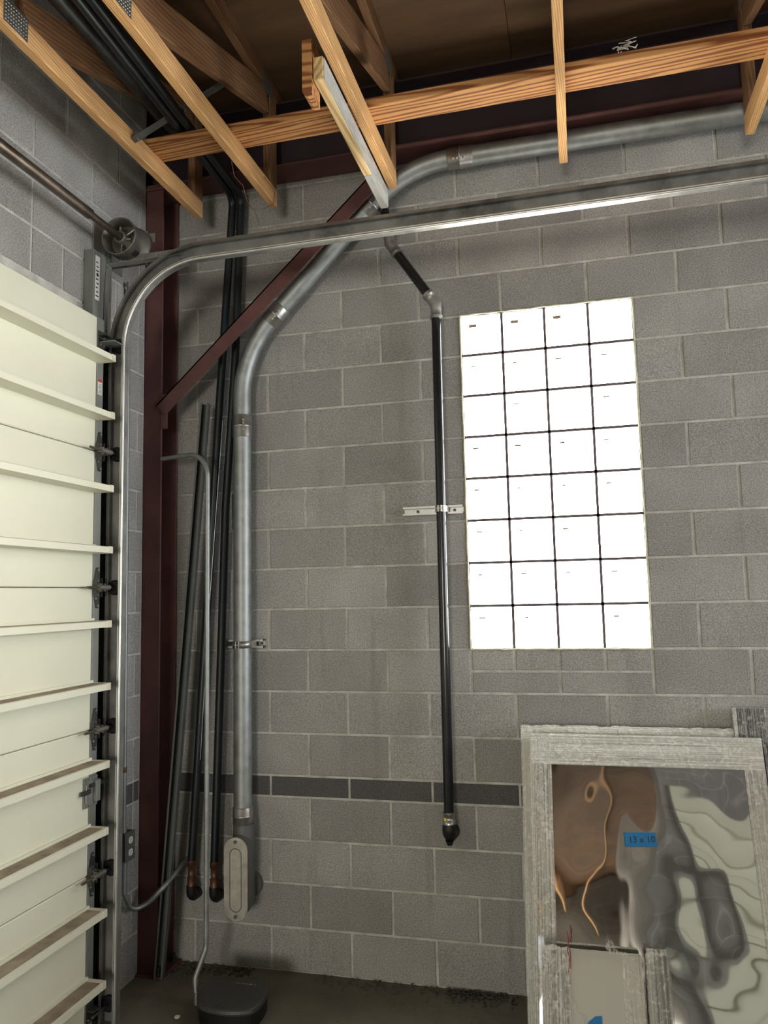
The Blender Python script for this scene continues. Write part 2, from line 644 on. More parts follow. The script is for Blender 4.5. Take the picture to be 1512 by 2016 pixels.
def block_mesh(w, h, variant, mat):
    """front face at depth 0 with eased, slightly chipped edges; origin at the lower left front corner"""
    key = (round(w, 4), round(h, 4), variant, mat)
    if key not in MESHES:
        rng = random.Random(hash(key[:3]) & 0xffff)
        e = 0.0035
        b = MB()
        jit = lambda: rng.uniform(-0.0012, 0.0012)
        back = [(0, 0.03, 0), (w, 0.03, 0), (w, 0.03, h), (0, 0.03, h)]
        mid = [(0, e, 0), (w, e, 0), (w, e, h), (0, e, h)]
        fr = [(e + jit(), jit() * .5, e + jit()), (w / 2, jit() * .6, e + jit()), (w - e + jit(), jit() * .5, e + jit()),
              (w - e + jit(), jit() * .5, h - e + jit()), (w / 2, jit() * .6, h - e + jit()),
              (e + jit(), jit() * .5, h - e + jit())]
        b.add(back + mid + fr, [(0, 1, 5, 4), (1, 2, 6, 5), (2, 3, 7, 6), (3, 0, 4, 7),
                                (4, 5, 10, 9, 8), (5, 6, 11, 10), (6, 7, 13, 12, 11), (7, 4, 8, 13),
                                (8, 9, 12, 13), (9, 10, 11, 12)])
        MESHES[key] = b.mesh('concrete_block', mat)
    return MESHES[key]


def lay(courses, a0, a1, holes, one_by_one, mw, parent, extra=None):
    """courses: (z0, z1, phase, dark); one_by_one(a, z) tells whether the block is a part of its own"""
    rest = MB()
    n = 0
    for (z0, z1, ph, dark, pitch) in courses:
        k = math.floor((a0 - ph) / pitch) - 1
        while True:
            s0, s1 = ph + k * pitch, ph + (k + 1) * pitch
            k += 1
            if s0 >= a1 - 0.01:
                break
            segs = [(max(s0, a0), min(s1, a1))]
            for (h0, h1, hz0, hz1) in holes:
                if z1 > hz0 + 0.01 and z0 < hz1 - 0.01:
                    new = []
                    for (p, q) in segs:
                        if q <= h0 or p >= h1:
                            new.append((p, q))
                        else:
                            if p < h0: new.append((p, h0))
                            if q > h1: new.append((h1, q))
                    segs = new
            for (p, q) in segs:
                if q - p < 0.03:
                    continue
                w, h = q - p - 2 * J, z1 - z0 - 2 * J
                mat = 'block_dark' if dark else 'block'
                me = block_mesh(w, h, random.randrange(3), mat)
                off = Matrix.Translation((p + J, random.uniform(-0.0008, 0.0012), z0 + J))
                if one_by_one((p + q) / 2, (z0 + z1) / 2):
                    link('concrete_block', me, parent, mw @ off)
                    n += 1
                else:
                    T = mw @ off
                    rest.add([T @ v.co for v in me.vertices], [tuple(f.vertices) for f in me.polygons])
    if rest.v:
        o = rest.build('concrete_blockwork', 'block', parent)
        o['kind'] = 'stuff'
    return n


def running(z0, z1, first_phase_is_zero, off=0.0):
    out, z, f = [], z0, first_phase_is_zero
    while z < z1 - 0.02:
        out.append((z, min(z + C, z1), off + (0 if f else C), False, 2 * C))
        z += C
        f = not f
    return out


# back wall: face y = 0, window opening 0..4C by 7.5C..15.5C
WX0, WX1, WZ0, WZ1 = 0.0, 4 * C, 7.5 * C, 15.5 * C
m = MB()
for a, b in (((X0 - 0.2, REC, -0.1), (WX0, 0.2, ZC + 0.1)), ((WX1, REC, -0.1), (X1 + 0.2, 0.2, ZC + 0.1)),
             ((WX0, REC, -0.1), (WX1, 0.2, WZ0)), ((WX0, REC, WZ1), (WX1, 0.2, ZC + 0.1))):
    m.box(a, b)
wall_back = struct(m.build('wall_back', 'mortar'))
cs = running(0, 4 * C, False)
cs += [(4 * C, 4.5 * C, C, True, 2 * C)]
cs += running(4.5 * C, 6.5 * C, True)
cs += [(6.5 * C, 7.5 * C, 0, False, 2 * C)]
cs += running(7.5 * C, ZC, False)
hole = [(WX0, WX1, 6.5 * C, WZ1)]
lay(cs, X0 - 0.05, X1, hole, lambda a, z: a < 2.3 and z < 4.2, Matrix.Identity(4), wall_back)
lay([(6.5 * C, 7 * C, 0, False, 2 * C), (7 * C, 7.5 * C, 0, False, C)], WX0, WX1, [], lambda a, z: True,
    Matrix.Identity(4), wall_back)

# left wall: face x = X0, runs toward -y from the column; frame a = -y
ML = Matrix(((0, -1, 0, X0), (-1, 0, 0, 0), (0, 0, 1, 0), (0, 0, 0, 1)))
m = MB()
m.box((X0 - 0.2, Y0 - 0.2, -0.1), (X0 - REC, -0.176, ZC + 0.1))
m.box((X0 - 0.2, -0.176, -0.1), (X0 - 0.10, REC, ZC + 0.1))
wall_left = struct(m.build('wall_left', 'mortar'))
PA, PB = 1.046, 1.046 - C
low = []
for i in range(15):
    z = i * C if i < 4 else (i + 0.5) * C
    row = round((z - 14.5 * C) / C) if i >= 4 else i - 15
    low.append((z, z + C, PA if (row % 2 == 0) else PB, False, 2 * C))
low.append((4 * C, 4.5 * C, PA, True, 2 * C))
lay(low, 0.178, 0.74, [], lambda a, z: True, ML, wall_left)
up = [(15.5 * C, 16.5 * C, PA, False, C), (16.5 * C, 17.5 * C, PA, False, 2 * C), (17.5 * C, 18 * C, PB, False, 2 * C),
      (18 * C, 19 * C, PA, False, 2 * C), (19 * C, 20 * C, PB, False, 2 * C), (20 * C, 21 * C, PA, False, 2 * C),
      (21 * C, ZC, PB, False, 2 * C)]
lay(up, 0.178, -Y0, [], lambda a, z: a < 2.4, ML, wall_left)
# blockwork of the left wall beyond the door
lay([(z, zz, ph, d, w) for (z, zz, ph, d, w) in low], 4.75, -Y0, [], lambda a, z: False, ML, wall_left)

# right wall with the dock opening, rear wall with the bay opening
m = MB()
for a, b in (((X1 + REC, Y0 - .2, -.1), (X1 + .2, -3.75, ZC + .1)), ((X1 + REC, -.65, -.1), (X1 + .2, .2, ZC + .1)),
             ((X1 + REC, -3.75, 3.25), (X1 + .2, -.65, ZC + .1))):
    m.box(a, b)
wall_right = struct(m.build('wall_right', 'mortar'))
MR = Matrix(((0, 1, 0, X1), (1, 0, 0, 0), (0, 0, 1, 0), (0, 0, 0, 1)))
full = running(0, ZC, False)
lay(full, Y0, 0, [(-3.75, -.65, 0, 3.25)], lambda a, z: False, MR, wall_right)
BX, BY = 1.15, -5.5
m = MB()
for a, b in (((BX + REC, Y0, -.1), (BX + .2, BY - REC - .001, ZC + .01)), ((BX + REC, BY - .2, -.1), (X1 + .1, BY - REC, ZC + .01))):
    m.box(a, b)
wall_bay = struct(m.build('wall_rear_bay', 'mortar'))
lay(running(0, ZC, False), -X1, -BX, [(-5.9, -1.4, 0, 3.05)], lambda a, z: False,
    Matrix(((-1, 0, 0, 0), (0, -1, 0, BY), (0, 0, 1, 0), (0, 0, 0, 1))), wall_bay)
lay(running(0, ZC, False), -BY, -Y0, [], lambda a, z: False, Matrix(((0, 1, 0, BX), (-1, 0, 0, 0), (0, 0, 1, 0), (0, 0, 0, 1))), wall_bay)
m = MB()
for a, b in (((X0 - .2, Y0 - .2, -.1), (-1.25, Y0 - REC, ZC + .1)), ((0.85, Y0 - .2, -.1), (X1 + .2, Y0 - REC, ZC + .1)),
             ((-1.25, Y0 - .2, 3.15), (0.85, Y0 - REC, ZC + .1))):
    m.box(a, b)
wall_rear = struct(m.build('wall_rear', 'mortar'))
MQ = Matrix(((-1, 0, 0, 0), (0, -1, 0, Y0), (0, 0, 1, 0), (0, 0, 0, 1)))
lay(full, -X1, -X0, [(-0.85, 1.25, 0, 3.15)], lambda a, z: False, MQ, wall_rear)

# roof deck: plywood sheets
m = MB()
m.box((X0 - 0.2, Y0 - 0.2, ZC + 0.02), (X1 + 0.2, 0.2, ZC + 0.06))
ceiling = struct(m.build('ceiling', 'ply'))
sheet = MB().box((0.0015, 0.0015, 0), (2.438 - .0015, 1.219 - .0015, 0.0185)).mesh('plywood_sheet', 'ply')
for j in range(11):
    xs = X0 - 0.15 - (1.22 if j % 2 else 0.35)
    y = 0.1 - (j + 1) * 1.219
    while xs < X1 + 0.1:
        link('plywood_sheet', sheet, ceiling, Matrix.Translation((xs, y, ZC + random.uniform(0, 0.0015))))
        xs += 2.438

# glass block window
win = struct(MB().box((WX0 + 0.001, 0.03, WZ0 + 0.001), (WX1 - 0.001, 0.075, WZ1 - 0.001)).build('window_1', 'mortar_dark'))
mg = MB()
for i in range(5):
    x = WX0 + i * C
    mg.box((max(WX0, x - 0.0062), 0.002, WZ0), (min(WX1, x + 0.0062), 0.03, WZ1))
for j in range(9):
    z = WZ0 + j * C
    mg.box((WX0, 0.002, max(WZ0, z - 0.0062)), (WX1, 0.03, min(WZ1, z + 0.0062)))
mg.build('mortar_grid', 'mortar_dark', win)
mf = MB()
rng = random.Random(3)
for (a, b, hor) in (((WX0, WZ0), (WX1, WZ0), 1), ((WX0, WZ1), (WX1, WZ1), 1), ((WX0, WZ0), (WX0, WZ1), 0),
                    ((WX1, WZ0), (WX1, WZ1), 0)):
    n = 26
    pts = [(a[0] + (b[0] - a[0]) * i / n + (0 if hor else rng.uniform(-.0015, .0015)), -0.001,
            a[1] + (b[1] - a[1]) * i / n + (rng.uniform(-.0015, .0015) if hor else 0)) for i in range(n + 1)]
    mf.tube(pts, [rng.uniform(.0035, .0065) for _ in pts], 6)
mf.build('caulk_bead', 'caulk', win)


def glass_mesh():
    s, e, b = C - 0.0115, 0.006, MB()
    h = s / 2
    def ring(r, y, k=5):
        out = []
        for q in range(4):
            cx, cz = (h - 0.005) * (1, -1, -1, 1)[q], (h - 0.005) * (1, 1, -1, -1)[q]
            for t in range(k):
                a = PI / 2 * (q + t / (k - 1))
                out.append((cx + max(.0012, r - (h - 0.005)) * math.cos(a), y, cz + max(.0012, r - (h - 0.005)) * math.sin(a)))
        return out
    b.rings([ring(h, 0.028), ring(h, 0.006), ring(h - 0.002, 0.0), ring(h - 0.004, -0.001)])
    return b.mesh('glass_block', 'glass')


gme = glass_mesh()
mk = MB()
for q, w in ((-0.011, .005), (-0.004, .007), (0.005, .004), (0.011, .004)):
    mk.box((q, -0.0030, -0.0042), (q + w + .002, -0.0010, 0.0042))
mk = mk.mesh('embossed_mark', 'dust')
NOMARK = {(3, 7), (0, 5), (2, 5), (3, 2), (2, 0)}
for i in range(4):
    for j in range(8):
        cx, cz = WX0 + (i + 0.5) * C, WZ0 + (j + 0.5) * C
        g = link('glass_block', gme, win, Matrix.Translation((cx, 0.006, cz)))
        if (i, j) not in NOMARK:
            link('embossed_mark', mk, g, Matrix.Translation((cx - 0.045 + rng.uniform(-.006, .006), 0.006, cz + 0.045)) @
                 Matrix.Diagonal((rng.uniform(.5, 1.1) if j < 7 else 1.3, 1, rng.uniform(.6, 1) if j < 7 else 1.8, 1)))

# ================================================================== STEEL FRAME
t = thing('steel_column', 'dark red wide-flange steel column standing in the corner', 'column', (-1.62, -0.09, 0))
MB().box((-1.70, -0.172, 0.012), (-1.533, -0.161, 3.97), ch=.002).build('front_flange', 'primer', t)
MB().box((-1.700, -0.018, 0.012), (-1.533, -0.007, 3.97), ch=.002).build('rear_flange', 'primer', t)
MB().box((-1.622, -0.161, 0.012), (-1.614, -0.018, 3.97)).build('web', 'primer_shaded', t)
m = MB().box((-1.70, -0.20, 0.0), (-1.49, -0.006, 0.014), ch=.002)
m.box((-1.70, -0.18, 3.955), (-1.52, -0.006, 3.972))
m.build('base_plate', 'primer', t)
m = MB()
for x, y in ((-1.52, -0.175), (-1.52, -0.035)):
    m.cyl((x, y, 0.01), (x, y, 0.05), 0.009, 10)
    m.cyl((x, y, 0.014), (x, y, 0.028), 0.016, 6)
m.build('anchor_bolt', 'darksteel', t)

t = thing('steel_beam', 'dark red steel beam along the top of the back wall', 'beam', (0, -0.09, 3.98))
MB().box((X0 - 0.05, -0.172, 3.98), (X1, -0.008, 3.991), ch=.002).build('bottom_flange', 'primer', t)
MB().box((X0 - 0.05, -0.172, 4.318), (X1, -0.008, 4.329), ch=.002).build('top_flange', 'primer_shaded', t)
MB().box((X0 - 0.05, -0.094, 3.991), (X1, -0.086, 4.318)).build('web', 'primer_shaded', t)


def along(p0, p1, sec, roll=0.0):
    """matrix whose local X runs from p0 to p1, local Z leans up"""
    p0, p1 = Vector(p0), Vector(p1)
    x = (p1 - p0).normalized()
    z = Vector((0, 0, 1)) - x * x.z
    if z.length < 1e-3:
        z = Vector((1, 0, 0)) - x * x.x
    z.normalize()
    y = z.cross(x)
    mt = Matrix((x, y, z)).transposed().to_4x4()
    mt.translation = p0
    return mt @ Matrix.Rotation(roll, 4, 'X'), (p1 - p0).length


def lumber(name, p0, p1, w, h, mat, parent=None, ch=0.003, roll=0.0):
    """sawn board, p0-p1 is its centre line; w across (local Y), h up (local Z)"""
    mt, L_ = along(p0, p1, None, roll)
    me = MB().box((0, -w / 2, -h / 2), (L_, w / 2, h / 2), ch=ch).mesh(name, mat)
    return link(name, me, parent, mt)


# knee brace: a steel angle
mt, L_ = along((-1.533, -0.178, 2.758), (-0.345, -0.178, 3.845), None)
m = MB()
m.box((0, -0.004, -0.037), (L_, 0.004, 0.037), mt)
m.box((0, -0.004, 0.030), (L_, 0.058, 0.037), mt)
tag(m.build('knee_brace', 'primer'), 'dark red steel angle running diagonally from corner column up to beam', 'brace')
t = [o for o in COL.objects if o.name.startswith('steel_column')][0]
MB().box((-0.40, -0.176, 3.80), (-0.33, -0.170, 3.98)).build('gusset_plate', 'primer', t)
MB().box((-1.535, -0.175, 2.66), (-1.50, -0.168, 2.84)).build('gusset_plate', 'primer', t)

# ================================================================== ROOF TRUSSES
ZB, H4, W2 = 3.76, 0.089, 0.038
TR = [(-1.34, 'roof truss nearest the left wall, its wooden bottom chord running above the torsion shaft'),
      (-0.926, 'second roof truss from the left wall, copper wire dangling from its bottom chord end'),
      (-0.301, 'roof truss with the pale sistered board fixed under its bottom chord'),
      (0.512, 'roof truss whose plain wooden chord hangs straight above the glass block window'),
      (1.31, 'rightmost roof truss in view, crossing the silver conduit at the upper right corner')]
x = 2.11
while x < X1 - .1:
    TR.append((x, 'wooden roof truss outside the picture, %s to the right of its edge' % ['first', 'second', 'third', 'fourth', 'fifth', 'sixth'][len(TR) - 5]))
    x += 0.8
plate = MB().box((-0.0008, -0.06, -0.045), (0.0008, 0.06, 0.045))
for i in range(9):
    for j in range(6):
        plate.box((0.0008, -0.053 + i * .0125, -0.036 + j * .0135), (0.0022, -0.047 + i * .0125, -0.030 + j * .0135))
plate = plate.mesh('nail_plate', 'zinc')
for k, (x, lab) in enumerate(TR):
    xc = x + W2 / 2
    t = thing('roof_truss', lab, 'truss', (xc, -0.17, ZB),
              'wooden roof trusses')
    lumber('bottom_chord', (xc, Y0 + .05, ZB + H4 / 2), (xc, -0.175, ZB + H4 / 2), W2, H4, 'wood', t)
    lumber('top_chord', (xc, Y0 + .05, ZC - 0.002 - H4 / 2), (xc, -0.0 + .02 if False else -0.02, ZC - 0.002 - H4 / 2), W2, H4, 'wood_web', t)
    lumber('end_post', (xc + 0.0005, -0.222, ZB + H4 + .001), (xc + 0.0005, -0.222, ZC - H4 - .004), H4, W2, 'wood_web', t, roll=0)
    # webs: zigzag between the chords
    y, upw = -0.29, True
    zt, zb = ZC - H4 - 0.035, ZB + H4 + 0.035
    step = 1.22
    while y - step > Y0:
        if upw:
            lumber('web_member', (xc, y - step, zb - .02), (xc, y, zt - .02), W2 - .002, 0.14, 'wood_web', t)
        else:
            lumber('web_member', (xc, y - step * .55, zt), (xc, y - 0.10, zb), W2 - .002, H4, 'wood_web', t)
            y += step * .45
        y -= step
        upw = not upw
    for (py, pz) in ((-1.56, ZB + .055), (-0.30, ZC - .08), (-2.25, ZC - .06), (-3.4, ZB + .05)):
        for s_ in (1, -1):
            link('nail_plate', plate, t, Matrix.Translation((xc + s_ * (W2 / 2 + 0.001), py, pz)) @
                 (Matrix.Identity(4) if s_ > 0 else Matrix.Rotation(PI, 4, 'Z')))

# lateral brace on top of the bottom chords
tag(lumber('lateral_brace', (-1.33, -0.632, ZB + H4 + .020), (X1 - .1, -0.622, ZB + H4 + .020), 0.14, W2, 'wood_brace'),
    'long orange-brown board laid flat across the truss bottom chords near the back wall', 'board')
# sistered board
t = thing('sistered_board', 'pale two-by-four with grey whitewashed end, fixed low beside a truss chord', 'board',
          (-0.32, -0.2, 3.66))
lumber('board', (-0.323, -1.18, 3.66 + H4 / 2), (-0.323, -0.50, 3.66 + H4 / 2), W2, H4, 'wood_pale', t)
lumber('painted_end', (-0.323, -0.499, 3.66 + H4 / 2), (-0.323, -0.19, 3.66 + H4 / 2), W2, H4, 'whitewood', t)
lumber('painted_side', (-0.3025, -1.17, 3.66 + H4 / 2), (-0.3025, -0.20, 3.66 + H4 / 2), .0022, H4 - .004, 'whitewood', t, ch=.0005)
m = MB()
poly = [(-0.019, 0.22), (-0.019, 0.02), (-0.012, 0.006), (0.0, 0.0), (0.019, 0.0), (0.019, 0.22)]
m.prism(poly, -0.0445, 0.0445, lambda u, v, h: (-0.364 + u, -1.14 + h, 3.60 + v))
tag(m.build('wood_block', 'wood_brace'), 'short brown wood block hanging beside the pale sistered board', 'block')
# copper wire
m = MB()
pts = [(-0.93, -0.62, 3.765), (-0.925, -0.60, 3.70), (-0.90, -0.56, 3.67), (-0.90, -0.52, 3.62), (-0.88, -0.5, 3.585),
       (-0.84, -0.46, 3.60), (-0.81, -0.42, 3.64), (-0.80, -0.42, 3.70), (-0.84, -0.46, 3.76)]
m.tube(fillet(pts, .012, 3), 0.0016, 6)
m.tube([(-0.90, -0.52, 3.60), (-0.87, -0.5, 3.58), (-0.86, -0.47, 3.52)], 0.0014, 6)
tag(m.build('copper_wire', 'copper'), 'thin loop of copper wire dangling under a truss chord', 'wire')
# fluff on the brace
m = MB()
rng = random.Random(5)
for i in range(14):
    a = Vector((0.78 + rng.uniform(-.025, .03), -0.70 + rng.uniform(-.015, .0), 3.895 + rng.uniform(-.004, .022)))
    m.tube([a, a + Vector((rng.uniform(-.02, .02), rng.uniform(-.01, .01), rng.uniform(-.012, .012))),
            a + Vector((rng.uniform(-.03, .03), rng.uniform(-.01, .01), rng.uniform(-.012, .012)))], [.001, .004, .0015], 5)
o = tag(m.build('cobweb_tuft', 'white'), 'small white tuft of cobweb on the long orange-brown board', 'cobweb')

# ceiling pipes near the left wall
m = MB()
m.tube([(-1.247, -9.5, 4.0), (-1.247, -0.60, 4.0), (-1.247, -0.52, 4.002)], [0.03, 0.03, 0.024], 16)
tag(m.build('steel_tube', 'darksteel'), 'dark steel tube ending short above the wooden truss chords, left corner', 'tube')
t = thing('hanger_strap', 'grey flat steel strap slanting between two truss chords above the dark tube', 'strap', (-1.3, -0.82, 3.79))
mt, L_ = along((-1.298, -0.83, 3.80), (-0.905, -0.66, 4.135), None)
MB().box((0, -0.022, -0.0025), (L_, 0.022, 0.0025), mt).build('strap', 'greybox', t)
for s_ in (0.02, L_ * .5, L_ - 0.02):
    MB().cyl(mt @ Vector((s_, 0, -0.012)), mt @ Vector((s_, 0, 0.006)), 0.008, 8).build('bolt', 'zinc', t)

# ================================================================== PIPES ON THE BACK WALL
def ring_clamp(parent, x, y, z, r, w=0.026, mat='zinc'):
    m = MB()
    n = 24
    R = []
    prof = [(r, -w / 2), (r + .004, -w / 2), (r + .004, w / 2), (r, w / 2)]
    for i in range(n + 1):
        a = -PI * 0.97 * i / n * 1.03 + 0
        R.append([(x + p * math.cos(a), y + p * math.sin(a), z + q) for p, q in prof])
    m.rings(R, True, True, True)
    m.box((x - .009, y - r - .020, z - w / 2), (x - .005, y - r - .001, z + w / 2))
    m.box((x + .005, y - r - .020, z - w / 2), (x + .009, y - r - .001, z + w / 2))
    m.box((x - r - .004, y, z - w / 2), (x - r, -0.035, z + w / 2))
    m.box((x + r, y, z - w / 2), (x + r + .004, -0.035, z + w / 2))
    m.cyl((x - .018, y - r - .012, z), (x + .018, y - r - .012, z), .0045, 8)
    return m.build('pipe_clamp', mat, parent)


def strut_channel(xa, xb, z, label, slots):
    t = thing('strut_channel', label, 'bracket', ((xa + xb) / 2, -0.02, z))
    h, d, th = .0205, .0405, .0025
    prof = [(-h, 0), (h, 0), (h, -d), (h - .009, -d), (h - .009, -d + .006), (h - .009 + .0, -d + .006),
            (h - th, -d + th), (h - th, -th), (-h + th, -th), (-h + th, -d + th), (-h + .009, -d + .006), (-h + .009, -d), (-h, -d)]
    m = MB()
    A = [(xa, y - .0006, z + q) for q, y in prof]
    B = [(xb, y - .0006, z + q) for q, y in prof]
    m.rings([A, B], True, False, False)
    m.build('channel', 'zinc', t)
    m = MB()
    for s_ in slots:
        m.tube([(s_ - .006, -.0035, z), (s_ + .006, -.0035, z)], .006, 10)
        m.cyl((s_, -.004, z), (s_, -.012, z), .0065, 6)
    m.build('fastener', 'darksteel', t)
    return t


# --- large galvanized conduit
t = thing('galvanized_conduit', 'large galvanized conduit climbing the wall, then running under the beam', 'conduit',
          (-1.12, -0.09, 0.3))
RC, YC = 0.0445, -0.092
cpts = fillet([(-1.122, YC, 0.60), (-1.121, YC, 3.045), (-0.233, YC, 3.920), (4.5, YC, 3.905)], [.58, .56], 14)
# split the run at the couplings
lower = [(-1.122, YC, 0.775), (-1.121, YC, 2.655)]
i1 = 1
elb1 = [(-1.121, YC, 2.665)] + [p for p in cpts[1:16]]
d = (cpts[16] - cpts[15]).normalized()
q0 = cpts[15] + d * 0.02
q1 = cpts[16] - d * 0.02
MB().tube(lower, RC, 28).build('conduit_section', 'galv', t)
MB().tube(elb1 + [q0], RC, 28).build('elbow', 'galv', t)
MB().tube([q0 + d * .004, q1 - d * .004], RC, 28).build('conduit_section', 'galv', t)
elb2 = [q1] + cpts[16:31] + [Vector((0.035, YC, 3.9185))]
MB().tube(elb2, RC + .002, 28).build('elbow', 'galv', t)
MB().tube([(0.04, YC, 3.9185), (4.5, YC, 3.905)], RC + .0035, 28).build('conduit_section', 'galv', t)


def coupling(a, b, r, parent, screws=True, mat='zinc'):
    a, b = Vector(a), Vector(b)
    d = (b - a).normalized()
    m = MB()
    mid = (a + b) / 2
    m.tube([a, a + d * .004, mid - d * .004, mid - d * .003, mid + d * .003, mid + d * .004, b - d * .004, b],
           [r, r + .004, r + .004, r + .0055, r + .0055, r + .004, r + .004, r], 28)
    if screws:
        side = d.cross(Vector((0, 1, 0))).normalized()
        for s_ in (.28, .42, .58, .72):
            p = a.lerp(b, s_)
            o_ = (Vector((0, -1, 0)) * .85 - side * .5).normalized()
            m.cyl(p + o_ * (r - .002), p + o_ * (r + .013), .006, 8)
    return m.build('coupling', mat, parent)


coupling((-1.121, YC, 2.60), (-1.121, YC, 2.715), RC, t)
coupling(q0 - d * .055, q0 + d * .055, RC, t)
coupling(q1 - d * .06, q1 + d * .05, RC + .001, t)
coupling((-0.02, YC, 3.9185), (0.105, YC, 3.9185), RC + .003, t)
coupling((-1.122, YC, .70), (-1.122, YC, .785), RC, t, False)
# body with oval cover
LBX, LBZ0, LBZ1 = -1.118, 0.315, 0.690


def oval(cx, cz, w, h, n=10):
    r = w / 2
    out = []
    for i in range(n + 1):
        a = PI * i / n
        out.append((cx + r * math.cos(a), cz + h / 2 - r + r * math.sin(a)))
    for i in range(n + 1):
        a = PI + PI * i / n
        out.append((cx + r * math.cos(a), cz - h / 2 + r + r * math.sin(a)))
    return out


m = MB()
oa = oval(LBX, 0.482, .106, .37)
m.rings([[(LBX + (u - LBX) * (.62 if y > -.1 else 1), y, v) for u, v in oa] for y in (-.03, -.12, -.17)] +
        [[(LBX + (u - LBX) * .98, -.178, .482 + (v - .482) * .98) for u, v in oa]], smooth=True)
m.cyl((LBX, -.03, .40), (LBX, -.001, .40), .062, 20)
m.tube([(LBX, YC, .58), (LBX, YC, .66), (LBX, YC, .705)], [.052, .052, .049], 24)
body = m.build('conduit_body', 'greybox', t)
m = MB()
m.prism(oval(LBX, .478, .118, .375), -.178, -.184, lambda u, v, h: (u, h, v))
rim = oval(LBX, .473, .058, .285)
cover = m.build('cover_plate', 'alum', body)
m = MB()
pts = [(u, -.1845, v) for u, v in rim]
m.tube(pts + [pts[0]], .0022, 6)
for zz in (.646, .310):
    m.cyl((LBX, -.183, zz), (LBX, -.191, zz), .0085, 12)
    m.box((LBX - .007, -.1925, zz - .001), (LBX + .007, -.1905, zz + .001))
m.build('cover_rim', 'greybox', body)
st = strut_channel(-1.245, -1.035, 1.56, 'short slotted strut channel behind the large galvanized conduit', (-1.225, -1.055))
ring_clamp(st, -1.1215, YC, 1.56, RC + .001, .034)

# --- black pipe left of the window
t = thing('black_pipe', 'glossy black pipe running down the wall left of the glass block window', 'pipe', (-.11, -.08, .7))
YB, RB = -0.08, 0.0235
A0, A1, A2, A3 = Vector((-.113, YB, .80)), Vector((-.104, YB, 3.19)), Vector((-.326, YB, 3.53)), Vector((-.385, YB, 3.96))
MB().tube([A0, A1 - Vector((0, 0, .06))], RB, 20).build('upright_section', 'blackpaint', t)
d1 = (A2 - A1).normalized()
MB().tube([A1 + d1 * .05, A2 - d1 * .03], RB, 20).build('diagonal_section', 'blackpaint', t)
d2 = (A3 - A2).normalized()
MB().tube([A2 + d2 * .03, A3], RB, 20).build('top_section', 'blackpaint', t)
for (p, a, b) in ((A1, Vector((0, 0, -1)), d1), (A2, -d1, d2)):
    m = MB()
    m.tube([p + a * .07, p + a * .055, p + a * .054, p + a * .03, p, p + b * .03, p + b * .054, p + b * .055, p + b * .07],
           [RB + .006, RB + .006, RB + .003, RB + .003, RB + .005, RB + .003, RB + .003, RB + .006, RB + .006], 20)
    m.build('angle_fitting', 'track', t)
    m = MB()
    for q in (a, b):
        m.tube([p + q * .058, p + q * .072], [RB + .0075, RB + .0075], 20)
    m.build('lock_ring', 'zinc', t)
m = MB().tube([(-.1135, YB, .80), (-.1135, YB, .785), (-.1135, YB, .784), (-.114, YB, .765), (-.114, YB, .764), (-.114, YB, .748)],
              [RB + .005, RB + .005, RB + .003, RB + .003, RB + .006, RB + .006], 20)
m.build('bottom_coupling', 'zinc', t)
MB().box((-.132, YB - RB - .006, .768), (-.122, YB - RB - .002, .780)).build('yellow_sticker', 'yellow', t)
m = MB()
m.tube(fillet([(-.114, YB, .76), (-.114, YB, .695), (-.114, -.001, .695)], .035, 6), [RB + .003] + [RB + .009] * 7 + [RB + .012], 20)
m.tube([(-.114, YB, .675), (-.114, YB, .655)], [.02, .012], 12)
m.build('wall_elbow', 'rubber', t)
st = strut_channel(-.302, -.012, 2.188, 'slotted strut channel between the black pipe and the glass block window',
                   (-.235, -.055))
ring_clamp(st, -.1075, YB, 2.188, RB + .001, .03)

# --- two black lines dropping into the corner
def black_line(name, pts, label, rr, tail):
    t = thing(name, label, 'pipe', pts[-1])
    MB().tube(fillet(pts, rr, 7), .0205, 16).build('pipe_run', 'blackwrap', t)
    x, y, z = pts[-1]
    m = MB()
    m.tube([(x, y, z + .01), (x, y, z - .02), (x, y, z - .021), (x, y, z - .07), (x, y, z - .071), (x, y, z - .12)],
           [.0225, .0225, .018, .018, .0215, .0215], 16)
    m.build('copper_fitting', 'copper', t)
    m = MB()
    m.tube(fillet([(x, y, z - .11), (x, y, z - .165), (x, -.001, z - .165)], .03, 5), .026, 14)
    m.build('wall_elbow', 'rubber', t)
    return t


black_line('black_line', [(-1.065, -7.5, 3.915), (-1.065, -1.5, 3.915), (-1.135, -.065, 3.912), (-1.17, -.065, 3.05),
                          (-1.226, -.065, 2.25), (-1.285, -.065, .50)],
           'black insulated pipe dropping just left of the large galvanized conduit', [.5, .06, .5, .5], 0)
black_line('black_line', [(-1.115, -7.5, 3.915), (-1.115, -1.5, 3.915), (-1.182, -.065, 3.912), (-1.262, -.065, 2.78),
                          (-1.345, -.065, 1.48), (-1.408, -.065, .50)],
           'black insulated pipe slanting behind the thin steel conduit, left of its twin', [.5, .06, .5, .5], 0)
